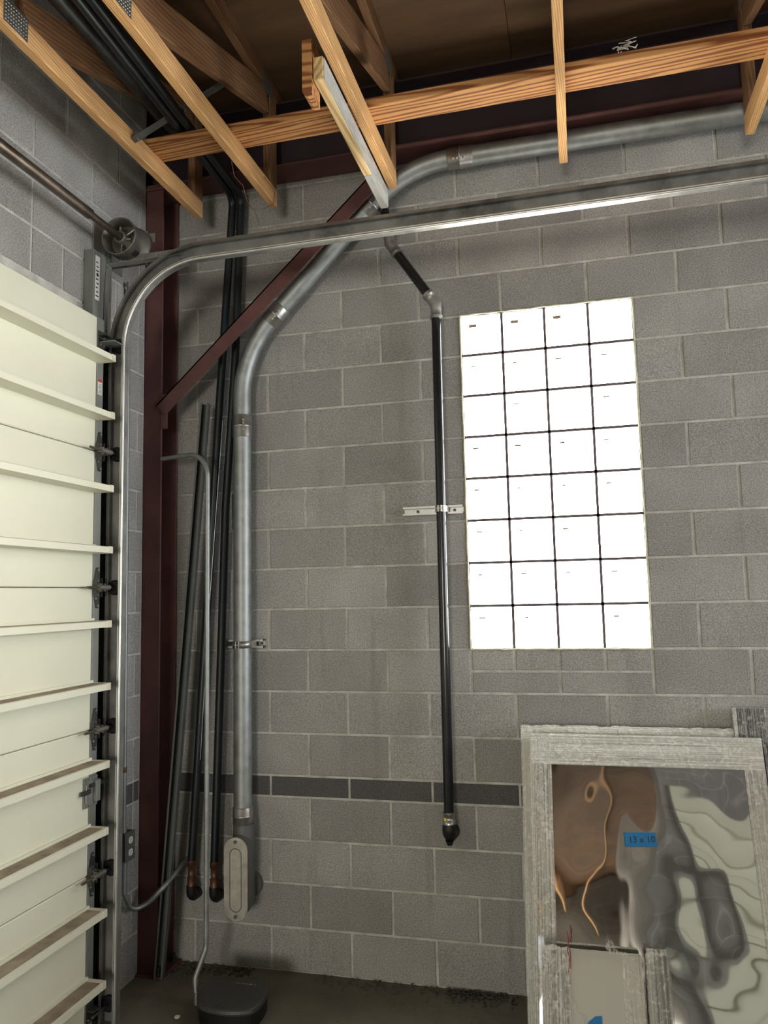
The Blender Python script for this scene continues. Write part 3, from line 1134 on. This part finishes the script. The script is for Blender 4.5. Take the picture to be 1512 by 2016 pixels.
# leaning strut
mt, L_ = along((-1.515, -.165, 0.003), (-1.302, -.125, 2.78), None)
m = MB()
h, dd, th = .021, .041, .0025
prof = [(-h, 0), (h, 0), (h, -dd), (h - .009, -dd), (h - th, -dd + .006), (h - th, -th), (-h + th, -th), (-h + th, -dd + .006),
        (-h + .009, -dd), (-h, -dd)]
mt2 = mt @ Matrix.Rotation(math.radians(90), 4, 'X')
m.rings([[mt @ Vector((0, b_, a_)) for a_, b_ in prof], [mt @ Vector((L_, b_, a_)) for a_, b_ in prof]], True, True, False)
tag(m.build('leaning_channel', 'stile_dark'), 'grey-green steel channel leaning in the corner behind the thin conduit', 'channel')
m = MB()
m.tube([(-1.225, -.10, 2.70), (-1.30, -.105, 1.7), (-1.345, -.10, 1.0)], .0018, 6)
tag(m.build('thin_wire', 'zinc'), 'thin bright wire hanging along the black pipes in the corner', 'wire')
# thin EMT conduit standing free
m = MB()
p = fillet([(-1.533, -.166, 2.505), (-1.215, -.285, 2.497), (-1.209, -.30, .215), (-1.236, -.352, .105), (-1.222, -.363, .004)],
           [.13, .06, .05], 10)
m.tube(p, .0118, 14)
t = thing('thin_conduit', 'thin steel conduit curving from the red column straight down to the floor', 'conduit', (-1.22, -.36, 0))
m.build('conduit_run', 'galv', t)
MB().tube([(-1.2235, -.3625, .052), (-1.222, -.363, .002)], .0135, 14).build('end_sleeve', 'zinc', t)

# EMT + outlet box + flexible tail
t = thing('outlet_conduit', 'thin steel conduit rising beside the door track from the grey outlet box', 'conduit', (-1.6, -.36, .7))
MB().tube([(-1.606, -.350, .715), (-1.606, -.372, 3.37)], .0105, 14).build('conduit_run', 'galv', t)
MB().tube([(-1.606, -.371, 3.255), (-1.606, -.3711, 3.275)], .0145, 14).build('coupling', 'zinc', t)
MB().tube([(-1.606, -.352, .985), (-1.606, -.3522, 1.01)], .0125, 14).build('coupling', 'copper', t)
MB().tube([(-1.606, -.350, .712), (-1.606, -.350, .735)], .015, 8).build('connector', 'zinc', t)
t = thing('outlet_box', 'grey metal outlet box with two white receptacles beside the door track', 'outlet', (-1.6, -.33, .64))
MB().box((X0 + .001, -.372, .585), (X0 + .046, -.297, .712), ch=.003).build('box', 'darksteel', t)
pl = MB().box((X0 + .046, -.375, .582), (X0 + .0495, -.294, .715), ch=.0015).build('cover', 'greybox', t)
for zz in (.676, .621):
    m = MB()
    m.prism([(.0165 * math.cos(2 * PI * i / 20), max(-.0145, min(.0145, .018 * math.sin(2 * PI * i / 20)))) for i in range(20)],
            X0 + .0495, X0 + .053, lambda u, v, h, zz=zz: (h, -.3345 + u, zz + v))
    r_ = m.build('receptacle', 'white', pl)
    m = MB()
    m.box((X0 + .053, -.3415, zz - .001), (X0 + .0535, -.3395, zz + .008))
    m.box((X0 + .053, -.3295, zz - .001), (X0 + .0535, -.3275, zz + .006))
    m.box((X0 + .053, -.3365, zz - .010), (X0 + .0535, -.3325, zz - .005))
    m.build('slot', 'ink', pl)
m = MB()
fp = fillet([(-1.603, -.345, .585), (-1.600, -.352, .44), (-1.585, -.31, .345), (-1.535, -.245, .365), (-1.462, -.225, .44), (-1.452, -.08, .49),
             (-1.452, -.002, .50)], [.06, .05, .06, .03, .04], 6)
m.tube(fp, .0125, 12)
tag(m.build('flexible_conduit', 'galv'), 'flexible metal conduit drooping from the outlet box across the column', 'conduit')

# ================================================================== DOORS (structure)
def sectional_door(name, origin, rotz, width, hw=True):
    root = bpy.data.objects.new(name, None)
    COL.objects.link(root)
    root.location = origin
    root.rotation_euler = (0, 0, rotz)
    LOCAL.add(root.name)
    struct(root)
    SE = [0.012, .64, 1.24, 1.848, 2.455, 3.072]
    for i in range(5):
        z0, z1 = SE[i] + .0015, SE[i + 1] - .0015
        m = MB().box((.048, 0, z0), (width - .048, .05, z1), ch=.004)
        m.build('door_panel', 'cream', root)
        for a0, a1 in ((0, .047), (width - .047, width)):
            MB().box((a0, 0, z0), (a1, .052, z1), ch=.0015).build('end_stile', 'stile', root)
    for z in (.215, .497, .827, 1.10, 1.425, 1.69, 2.01, 2.28, 2.607, 2.87):
        # hat-shaped reinforcing strut
        z_ = z - .014
        prof = [(.0505, z_), (.138, z_), (.138, z_ + .003), (.138, z_ + .026), (.130, z_ + .028), (.060, z_ + .028),
                (.060, z_ + .040), (.0505, z_ + .040)]
        m = MB()
        m.rings([[(.045, b_, c_) for b_, c_ in prof], [(width - .045, b_, c_) for b_, c_ in prof]], True, True, False)
        s_ = m.build('reinforcing_strut', 'cream', root)
        MB().box((.035, .05, z_ - .001), (.062, .1395, z_ + .0295), ch=.001).build('strut_end', 'creamdust', s_)
        MB().box((.062, .062, z_ + .0282), (width - .06, .129, z_ + .0292)).build('dust_layer', 'dust', s_)
    if not hw:
        return root
    for z in SE[1:-1]:
        # hinge leaves
        m = MB()
        for s2 in (1, -1):
            poly = [(.002, 0), (.046, 0), (.046, .035 * s2), (.030, .088 * s2), (.012, .090 * s2), (.004, .050 * s2)]
            m.prism(poly, .052, .055, lambda u, v, h, z=z: (u, h, z + v))
        m.box((.046, .055, z - .035), (.049, .070, z + .035))
        m.box((.000, .055, z - .04), (.003, .066, z + .04))
        hg = m.build('hinge', 'darksteel', root)
        m = MB()
        m.prism([(.00, -.020), (.00, .020), (.045, .014), (.045, -.014)], .055, .060, lambda u, v, h, z=z: (u, h, z + v))
        for a_ in (.010, .038):
            m.box((a_ - .002, .055, z - .017), (a_ + .002, .088, z + .017), ch=.001)
        m.cyl((-.02, .085, z), (.060, .085, z), .0115, 14)
        m.build('hinge_knuckle', 'drum', hg)
        m = MB()
        m.cyl((-.06, .085, z), (.135, .085, z), .0058, 12)
        m.build('roller_stem', 'shaft', hg)
        m = MB()
        m.tube([(-.082, .085, z), (-.080, .085, z), (-.062, .085, z), (-.060, .085, z)], [.028, .034, .034, .028], 20)
        m.build('roller_wheel', 'rubber', hg)
        m = MB()
        for (a_, b_) in ((.021, .078), (.021, .030), (.035, .030), (.021, -.030), (.035, -.048), (.021, -.078)):
            m.cyl((a_, .054, z + b_), (a_, .060, z + b_), .0050, 6)
        m.build('hinge_bolt', 'zinc', hg)
    # top and bottom rollers
    for z in (2.965, .085):
        m = MB()
        m.box((-.004, .05, z - .035), (.046, .055, z + .045), ch=.001)
        m.box((-.004, .05, z + .018), (.046, .092, z + .022), ch=.001)
        m.cyl((-.06, .085, z), (.045, .085, z), .0058, 12)
        br = m.build('roller_bracket', 'darksteel', root)
        m = MB()
        m.tube([(-.082, .085, z), (-.080, .085, z), (-.062, .085, z), (-.060, .085, z)], [.028, .034, .034, .028], 20)
        m.build('roller_wheel', 'rubber', br)
        m = MB()
        for a_ in (.012, .034):
            m.cyl((a_, .054, z - .02), (a_, .061, z - .02), .0055, 6)
        m.build('hinge_bolt', 'zinc', br)
    # slide lock
    z = .985
    m = MB().box((.000, .052, z - .062), (.092, .058, z + .062), ch=.001)
    m.box((.000, .058, z - .045), (.030, .074, z + .045), ch=.002)
    lk = m.build('slide_lock', 'stile', root)
    m = MB().box((-.05, .060, z + .018), (.060, .068, z + .034), ch=.001)
    m.box((.060, .058, z - .004), (.118, .070, z + .014), ch=.001)
    m.build('lock_bolt', 'darksteel', lk)
    m = MB()
    for a_ in (.02, .04, .06, .078):
        for s2 in (-1, 1):
            m.cyl((a_, .057, z + .053 * s2), (a_, .061, z + .053 * s2), .004, 8)
    m.cyl((.085, .062, z - .04), (.085, .062, z + .035), .0035, 8)
    m.build('lock_rivet', 'zinc', lk)
    # warning sticker on the top stile
    MB().box((.010, .0521, 2.715), (.040, .0526, 2.785)).build('warning_sticker', 'white', root)
    MB().box((.010, .0526, 2.773), (.040, .0529, 2.785)).build('sticker_band', 'red', root)
    m = MB()
    for i in range(6):
        m.box((.014, .0526, 2.722 + i * .008), (.036 - (i % 3) * .004, .0529, 2.7245 + i * .008))
    m.build('sticker_print', 'ink', root)
    return root


sectional_door('door_1', (-1.60, -.655, 0), -PI / 2, 4.05)
sectional_door('door_2', (1.38, BY + .004, 0), 0, 4.55, False)
# steel jamb plates closing the gap between block and door
struct(MB().box((X0 - .001, -.745, .0), (X0 + .026, -.62, 3.05), ch=.001).build('trim_1', 'darksteel'))

# ================================================================== DOOR TRACK AND SHAFT
t = thing('door_track', 'galvanized steel door track rising beside the cream door and curving overhead', 'track', (-1.508, -.58, 0))
path = fillet([(-1.508, 0, .01), (-1.508, 0, 3.364), (2.9, 0, 3.372)], .42, 18)
hh, yw, yl, th = .041, -.578, -.614, .0022
prof = [(-hh, yw), (hh, yw), (hh, yl), (hh - .014, yl - .004), (hh - .014, yl - .001), (hh - th, yl + .004), (hh - th, yw - th),
        (-hh + th, yw - th), (-hh + th, yl + .004), (-hh + .014, yl - .001), (-hh + .014, yl - .004), (-hh, yl)]
zs = [p for p in path if p.x < -1.5079]
k = len(zs)
vert = path[:2]
MB().sweep(vert, prof).build('upright_track', 'track', t)
MB().sweep(path[1:-1], prof, smooth=False).build('curved_track', 'track', t)
MB().sweep(path[-2:], prof).build('overhead_track', 'track', t)
# rolled outer bead that catches the light
for nm_, pp in (('rolled_lip', path),):
    m = MB()
    R = []
    cs_ = [(-hh + .002 + .0065 * math.cos(a_), yl - .003 + .0065 * math.sin(a_)) for a_ in [2 * PI * i / 10 for i in range(10)]]
    m.sweep(pp, cs_, smooth=True)
    m.build(nm_, 'bright', t)
m = MB()
m.box((-.95, -.557, 3.395), (2.9, -.554, 3.438))
m.box((-.95, -.557, 3.434), (2.9, -.515, 3.437))
m.build('stiffening_angle', 'track', t)
# wall angle behind the upright track
m = MB()
m.box((X0 + .001, -.650, .0), (X0 + .005, -.555, 3.02))
m.box((X0 + .001, -.559, .0), (-1.50, -.556, 3.02))
m.build('wall_angle', 'darksteel', t)
for z in (2.86, 2.30, 1.63, 1.10, .52):
    m = MB()
    m.cyl((-1.525, -.5615, z), (-1.525, -.566, z), .005, 8)
    m.cyl((-1.525, -.5615, z - .035), (-1.525, -.566, z - .035), .005, 8)
    m.box((-1.529, -.564, z - .028), (-1.521, -.5625, z - .008))
    m.build('track_bolt', 'zinc', t)
for (z, hgt) in ((1.415, .026), (1.355, .026), (1.005, .026), (.83, .026), (.765, .026)):
    MB().box((-1.541, -.5642, z), (-1.515, -.5625, z + hgt)).build('bright_hole_patch', 'creamdust', t)  # through-holes that show bright, put in as pale plates
m = MB()
for z in (2.20, 1.95, 2.52):
    m.box((-1.530, -.5640, z), (-1.505, -.5625, z + .028))
m.build('punched_slot', 'ink', t)

# header bracket
t = thing('track_bracket', 'steel angle bracket with paper label where the door track meets the wall', 'bracket', (-1.6, -.65, 3.0))
m = MB()
m.box((X0 + .002, -.70, 2.99), (X0 + .052, -.696, 3.40), ch=.001)
m.box((X0 + .049, -.699, 2.99), (X0 + .053, -.630, 3.40), ch=.001)
m.build('angle_plate', 'stile', t)
m = MB()
m.box((X0 + .05, -.632, 2.97), (X0 + .054, -.56, 3.41), ch=.001)
m.box((X0 + .03, -.69, 2.955), (X0 + .16, -.600, 2.960), ch=.001)
m.build('flag_plate', 'stile', t)
MB().box((X0 + .0531, -.688, 3.165), (X0 + .0540, -.655, 3.375)).build('paper_label', 'white', t)
m = MB()
for i in range(9):
    z = 3.18 + i * .020
    if i == 5:
        m.cyl((X0 + .054, -.672, z + .005), (X0 + .0546, -.672, z + .005), .009, 14)
    else:
        m.box((X0 + .0540, -.684 + (i % 2) * .004, z), (X0 + .0545, -.662 - (i % 3) * .003, z + .006))
m.build('label_print', 'ink', t)
for (y, z) in ((-.680, 3.045), (-.650, 3.03), (-.665, 2.995), (-.60, 3.35), (-.60, 3.05), (-.58, 3.2)):
    MB().cyl((X0 + .053, y, z), (X0 + .060, y, z), .006, 6).build('bolt', 'zinc', t)
MB().box((-1.575, -.565, 3.368), (-1.13, -.560, 3.412), ch=.001).build('header_arm', 'track', t)
MB().box((-1.575, -.600, 3.366), (-1.20, -.562, 3.369)).build('arm_flange', 'track', t)
m = MB()
for x in (-1.545, -1.50, -1.40, -1.33):
    m.cyl((x, -.566, 3.392), (x, -.572, 3.392), .006, 8)
m.build('arm_bolt', 'zinc', t)

t = thing('torsion_shaft', 'brown steel torsion shaft with grey cable drum above the cream door', 'shaft', (-1.49, -.6, 3.47))
MB().tube([(-1.49, -7.0, 3.475), (-1.49, -.44, 3.475)], .0165, 16).build('shaft', 'shaft', t)
MB().tube([(-1.49, -7.0, 3.475), (-1.49, -.86, 3.475)], .0235, 16).build('spring_tube', 'shaft', t)
# cable drum: flanged spool with a hollow, spoked face
m = MB()
cy = lambda r, y, n=36: [(-1.49 + r * math.cos(2 * PI * i / n), y, 3.475 + r * math.sin(2 * PI * i / n)) for i in range(n)]
m.rings([cy(.070, -.585), (cy(.082, -.640)), cy(.088, -.645), cy(.090, -.640), cy(.086, -.625), cy(.086, -.540), cy(.094, -.525),
         cy(.094, -.515), cy(.060, -.505), cy(.020, -.50)], True, False, True)
m.rings([cy(.070, -.585), cy(.03, -.585), cy(.03, -.635), cy(.019, -.638), cy(.019, -.50)], True, False, True)
dr = m.build('cable_drum', 'drum', t)
m = MB()
for i in range(3):
    a_ = 2 * PI * i / 3 + .5
    c_, s_ = math.cos(a_), math.sin(a_)
    m.cyl((-1.49 + .028 * c_, -.61, 3.475 + .028 * s_), (-1.49 + .080 * c_, -.61, 3.475 + .080 * s_), .006, 8)
m.cyl((-1.49, -.625, 3.475 + .02), (-1.49, -.625, 3.525), .006, 6)
m.cyl((-1.455, -.63, 3.46), (-1.43, -.63, 3.455), .006, 6)
m.build('set_screw', 'zinc', dr)
m = MB()
for a_ in (-.9, -2.2):
    c_, s_ = math.cos(a_), math.sin(a_)
    mt = Matrix.Translation((-1.49 + .0865 * c_, -.583, 3.475 + .0865 * s_)) @ Matrix.Rotation(-a_ + PI / 2, 4, 'Y')
    m.box((-.014, -.018, -.0012), (.014, .018, .0012), mt)
m.build('drum_slot', 'ink', dr)
m = MB()
m.box((X0 + .002, -.495, 3.39), (-1.43, -.490, 3.56), ch=.001)
m.box((X0 + .002, -.495, 3.39), (X0 + .006, -.40, 3.56), ch=.001)
m.box((-1.43, -.495, 3.50), (-1.39, -.490, 3.545), ch=.001)
m.build('bearing_plate', 'track', t)
MB().tube([(-1.49, -.50, 3.475), (-1.49, -.48, 3.475)], .032, 18).build('bearing', 'drum', t)
m = MB()
m.tube([(-1.578, -.60, 3.47), (-1.575, -.62, 3.2), (-1.565, -.635, 2.4), (-1.560, -.640, .15)], .0022, 6)
m.build('lift_cable', 'darksteel', t)
m = MB()
for y in (-.93, -.96):
    m.box((-1.482, y, 3.488), (-1.478, y + .004, 3.496))
m.build('key_mark', 'white', t)

# ================================================================== FLOOR THINGS
t = thing('bait_box', 'low black plastic box with curved front on the floor by the corner', 'box', (-1.03, -.40, 0))
out = [(-1.195, -.300), (-.925, -.255), (-.880, -.37), (-.876, -.500), (-.915, -.537), (-.99, -.556), (-1.07, -.550), (-1.135, -.515), (-1.180, -.425)]
ocx, ocy = -1.03, -.41


def olist(k, z):
    n, r = len(out), []
    for i in range(n):
        p0, p1, p2, p3 = (Vector(out[(i + j - 1) % n]) for j in range(4))
        sharp = i in (0, 1, n - 1)
        for q in range(1 if sharp else 4):
            u = q / 4
            v = .5 * ((2 * p1) + (p2 - p0) * u + (2 * p0 - 5 * p1 + 4 * p2 - p3) * u * u + (3 * p1 - p0 - 3 * p2 + p3) * u ** 3)
            r.append((ocx + (v.x - ocx) * k, ocy + (v.y - ocy) * k, z))
    return r


m = MB()
m.rings([olist(.90, .001), olist(.97, .012), olist(1.0, .070), olist(1.0, .074)], True, True, False)
m.build('tray', 'rubber', t)
m = MB()
m.rings([olist(1.015, .0742), olist(1.02, .080), olist(1.0, .090), olist(.96, .094)], True, True, False)
lid = m.build('lid', 'plastic', t)
m = MB()
rng = random.Random(12)
for i in range(8):
    w = rng.uniform(.004, .008)
    x = -1.045 + i * .0125
    m.box((x, -.335 + rng.uniform(-.002, .002), .0940), (x + w, -.3315 + rng.uniform(0, .003), .0948))
m.build('worn_lettering', 'alum', lid)
m = MB()
for x in (-1.045, -1.018):
    m.prism([(x, -.529), (x + .014, -.527), (x + .007, -.537)], .0935, .0950, lambda u, v, h: (u, v, h))
m.build('key_hole', 'ink', lid)


def stone(rng, c, r, flat=.7):
    n = 6
    R = []
    for k_, (zz, rr) in enumerate(((-.8, .45), (-.1, 1.0), (.55, .75), (.9, .25))):
        R.append([(c[0] + r * rr * math.cos(2 * PI * i / n + k_) * rng.uniform(.75, 1.2),
                   c[1] + r * rr * math.sin(2 * PI * i / n + k_) * rng.uniform(.75, 1.2), c[2] + r * flat * zz) for i in range(n)])
    return R


rng = random.Random(4)
m = MB()
for i in range(420):
    x = rng.gauss(-.03, .09) if i % 3 else rng.uniform(-.8, .25)
    y = -abs(rng.gauss(0, .045)) - .006 - (0.03 if i % 4 == 0 else 0)
    r = rng.uniform(.002, .0075)
    m.rings(stone(rng, (x, y, r * .6 + .001), r), smooth=False)
for i in range(200):
    x, y = rng.uniform(-1.50, -1.1), -abs(rng.gauss(0, .08)) - .01
    r = rng.uniform(.002, .008)
    m.rings(stone(rng, (x, y, r * .6 + .001), r), smooth=False)
for i in range(60):
    r = rng.uniform(.0015, .005)
    m.rings(stone(rng, (rng.uniform(-1.2, .3), rng.uniform(-.6, -.05), r * .6 + .001), r), smooth=False)
o = tag(m.build('loose_gravel', 'gravel'), 'dark loose gravel strewn along the foot of the block wall', 'gravel')
o['kind'] = 'stuff'
m = MB().rings(stone(rng, (-1.250, -.485, .007), .015, .5), smooth=False)
tag(m.build('plaster_chip', 'chip'), 'small white chip lying on floor left of the black box', 'debris')

# ================================================================== LEANING SHEETS
def leaning(name, label, cat, y_bot, y_top, z_top, x):
    th_ = -math.atan2(y_top - y_bot, z_top)
    return thing(name, label, cat, (x, y_bot, 0), rot=(th_, 0, 0)), math.hypot(y_top - y_bot, z_top)


def wrinkle(u, v, w, h, amp, seed):
    return amp * (noise.noise(Vector((u * w * 14 + seed, v * h * 14, seed))) + .6 * noise.noise(Vector((u * w * 40, v * h * 40, seed * 2))))


def film(name, parent, x0, x1, z0, z1, y, mat, amp=.003, nu=12, nv=30, seed=1.0, wrap=True, ragged=0.0):
    m = MB()

    def fn(u, v):
        yy = y - abs(wrinkle(u, v, x1 - x0, z1 - z0, amp, seed))
        zz = z0 + (z1 - z0) * v
        if ragged and v == 1:
            zz += ragged * noise.noise(Vector((u * (x1 - x0) * 30, seed, 0)))
        xx = x0 + (x1 - x0) * u
        return (xx, yy, zz)
    m.grid(nu, nv, fn)
    return m.build(name, mat, parent)


# back panel
t, L_ = leaning('wrapped_sheet', 'larger pale wrapped panel leaning on the wall behind the mirror-like sheet', 'panel', -.300, -.064, 1.18, .227)
MB().box((0, .001, 0), (.885, .022, L_), ch=.002).build('board', 'cardedge', t)
film('top_wrap', t, -.003, .888, L_ - .06, L_ + .012, -.003, 'film_h', .005, 60, 6, 3.1, ragged=.010)
film('side_wrap', t, -.004, .07, 0, L_, -.002, 'film_v', .004, 8, 50, 5.2)

# front panel with polished sheet
PX0, PW = .275, .925
t, L_ = leaning('polished_sheet', 'mirror-like stainless sheet in stretch film with blue tape on it', 'metal sheet', -.500, -.120, 1.158, PX0)
MB().box((0, .001, 0), (PW, .018, L_), ch=.0015).build('backing_board', 'cardedge', t)
m = MB()


def bow(u, v):
    x, z = u * (PW - .02) + .01, v * (L_ - .02) + .01
    a_ = .0042 * math.sin(x * 5.2 + .4 + z * 1.4) * math.sin(z * 3.4 + .2)
    b_ = .0030 * math.sin((x - .55) * 13 + z * 2.0) * min(1, max(0, x - .35) * 2.5) * math.sin(z * 7 + 1)
    c_ = .0010 * noise.noise(Vector((x * 8, z * 8, 2.0)))
    e_ = -.022 * (x - .46) * (z - 1.0)
    return (x, -.010 - .012 - (a_ + b_ + c_ + e_), z)


m.grid(90, 110, bow)
m.build('stainless_sheet', 'mirror', t)
film('top_wrap', t, -.003, PW + .003, L_ - .125, L_ + .003, -.034, 'film_h', .004, 60, 12, 7.0)
film('left_wrap', t, -.004, .083, 0, L_ - .01, -.033, 'film_v', .004, 10, 60, 8.0)
film('right_wrap', t, PW - .075, PW + .004, 0, L_ - .01, -.033, 'film_v', .004, 10, 60, 9.0)
m = MB()
for (a, b) in (((-.004, -.034, 0), (-.002, .018, L_)), ((PW + .002, -.034, 0), (PW + .004, .018, L_)), ((-.004, -.034, L_), (PW + .004, .018, L_ + .003))):
    m.box(a, b)
m.build('edge_wrap', 'film_h', t)
# blue tape with the handwritten size
cx, cz = .428, .812
mt = Matrix.Translation((cx, -.0375, cz)) @ Matrix.Rotation(math.radians(-3), 4, 'Y')
m = MB().box((-.062, -.0008, -.027), (.060, .0, .027), mt)
tp = m.build('tape_strip', 'tape', t)
tx = text_mesh('13 x 10', .034, .0002, 'ink')
link('handwriting', tx, tp, Matrix.Translation((cx + .004, -.0392, cz)) @ Matrix.Rotation(math.radians(90), 4, 'X') @ Matrix.Rotation(math.radians(4), 4, 'Z'))

# black wrapped panels at the right
t, L_ = leaning('black_sheet', 'tall black film-wrapped panel rising behind the right corner of stacked sheets', 'panel', -.27, -.052, 1.275, 1.119)
MB().box((0, .002, 0), (.75, .024, L_), ch=.003).build('board', 'blackpanel', t)
film('wrap', t, -.002, .752, 0, L_ + .004, -.003, 'film_dark', .004, 40, 60, 11.0)
m = MB().box((-.003, -.006, 0), (.014, .026, L_ + .003), ch=.002)
m.build('edge_strip', 'film_v', t)
t, L_ = leaning('black_sheet', 'black wrapped panel at the right picture edge beside the mirror-like sheet', 'panel', -.45, -.130, 1.14, 1.215)
MB().box((0, .0, 0), (.60, .02, L_), ch=.006).build('board', 'blackpanel', t)
film('wrap', t, -.002, .602, 0, L_ + .003, -.004, 'film_dark', .004, 40, 60, 12.0)

# unseen crates added right of the stack to shade the lower wall
for (a, b, lab) in (((2.15, -2.1, 0), (3.3, -.35, 1.30), 'large plywood crate added out of view to shade the lower wall'),
                    ((3.5, -2.6, 0), (4.6, -.5, 1.05), 'lower plywood crate added out of view, far right, to block low light')):
    t = thing('shade_crate', lab, 'crate', ((a[0] + b[0]) / 2, (a[1] + b[1]) / 2, 0))
    MB().box((a[0], a[1], .09), b, ch=.004).build('crate_body', 'wood_web', t)
    for i in range(3):
        x = a[0] + .05 + i * (b[0] - a[0] - .2) / 2
        MB().box((x, a[1], 0), (x + .10, b[1], .09)).build('skid', 'wood_web', t)
    for z in (.12, b[2] - .12):
        MB().box((a[0] - .019, a[1] - .019, z), (b[0] + .019, a[1], z + .09)).build('batten', 'wood', t)
        MB().box((a[0] - .019, a[1], z), (a[0], b[1], z + .09)).build('batten', 'wood', t)

# small wrapped panel in front
t, L_ = leaning('small_sheet', 'small grey sheet metal panel wrapped in film, leaning lowest in front', 'panel', -.70, -.500, .432, .298)
MB().box((.008, .004, 0), (.372, .026, L_), ch=.002).build('backing_board', 'cardedge', t)
MB().box((.105, -.003, 0), (.362, .003, L_), ch=.001).build('sheet', 'sheet', t)
MB().box((.008, -.012, 0), (.104, .003, L_ - .002), ch=.003).build('dark_strip', 'blackpanel', t)
film('left_wrap', t, .000, .112, 0, L_ + .006, -.014, 'film_v', .006, 16, 30, 14.0, ragged=.006)
film('right_wrap', t, .300, .374, 0, L_ - .008, -.008, 'film_clear', .008, 14, 30, 15.0, ragged=.006)
m = MB()
m.box((.006, -.008, L_), (.368, .026, L_ + .002))
m.build('top_wrap', 'film_h', t)
mt = Matrix.Translation((.196, -.0045, .185))
m = MB()
m.prism([(-.028, -.09), (.024, -.09), (.024, .085), (.0, .082), (-.028, .060)], -.0008, 0, lambda u, v, h: mt @ Vector((u, h, v)))
m.build('tape_strip', 'tape', t)
m = MB()
for s_ in range(5):
    m.tube([(.10 + s_ * .006, -.014, .335 - s_ * .012), (.20, -.014, .21 - s_ * .012), (.33, -.013, .06 - s_ * .010)], .0009, 5)
m.build('film_strand', 'film_clear', t)
# film tuft on top
m = MB()
m.grid(8, 8, lambda u, v: (.255 + u * .075 - v * .012, -.010 - .012 * math.sin(u * 6) * v, L_ - .004 + v * (.042 * math.exp(-((u - .25) * 4.5) ** 2) + .008)))
m.build('film_tuft', 'film_clear', t)

t, L_ = leaning('wrapped_bar', 'clear film-wrapped dark bar standing right of the small grey panel', 'bar', -.68, -.495, .452, .684)
MB().box((.006, .0, 0), (.078, .03, L_ - .008), ch=.008).build('bar', 'greybox', t)
m = MB()


def roll(u, v):
    a_ = u * 2 * PI
    r = .043 + .004 * noise.noise(Vector((math.cos(a_) * 3, math.sin(a_) * 3, v * 12)))
    k_ = 1 if v < .97 else .85
    return (.042 + r * k_ * max(-1, min(1, 1.25 * math.cos(a_))), .014 + .55 * r * k_ * max(-1, min(1, 1.3 * math.sin(a_))), v * (L_ + .004))


m.grid(40, 40, roll)
m.build('wrap', 'film_clear', t)
m = MB()
wpts = [(.404, -.512, .50), (.408, -.515, .46), (.402, -.520, .435), (.410, -.530, .41), (.404, -.545, .37), (.409, -.56, .33)]
m.tube(fillet(wpts, .006, 3), .0016, 6)
m.tube([(.412, -.512, .49), (.405, -.517, .45), (.413, -.524, .43), (.413, -.545, .38)], .0014, 6)
tag(m.build('red_wire', 'redwire'), 'thin red wire draped over the top of the small wrapped panel', 'wire')
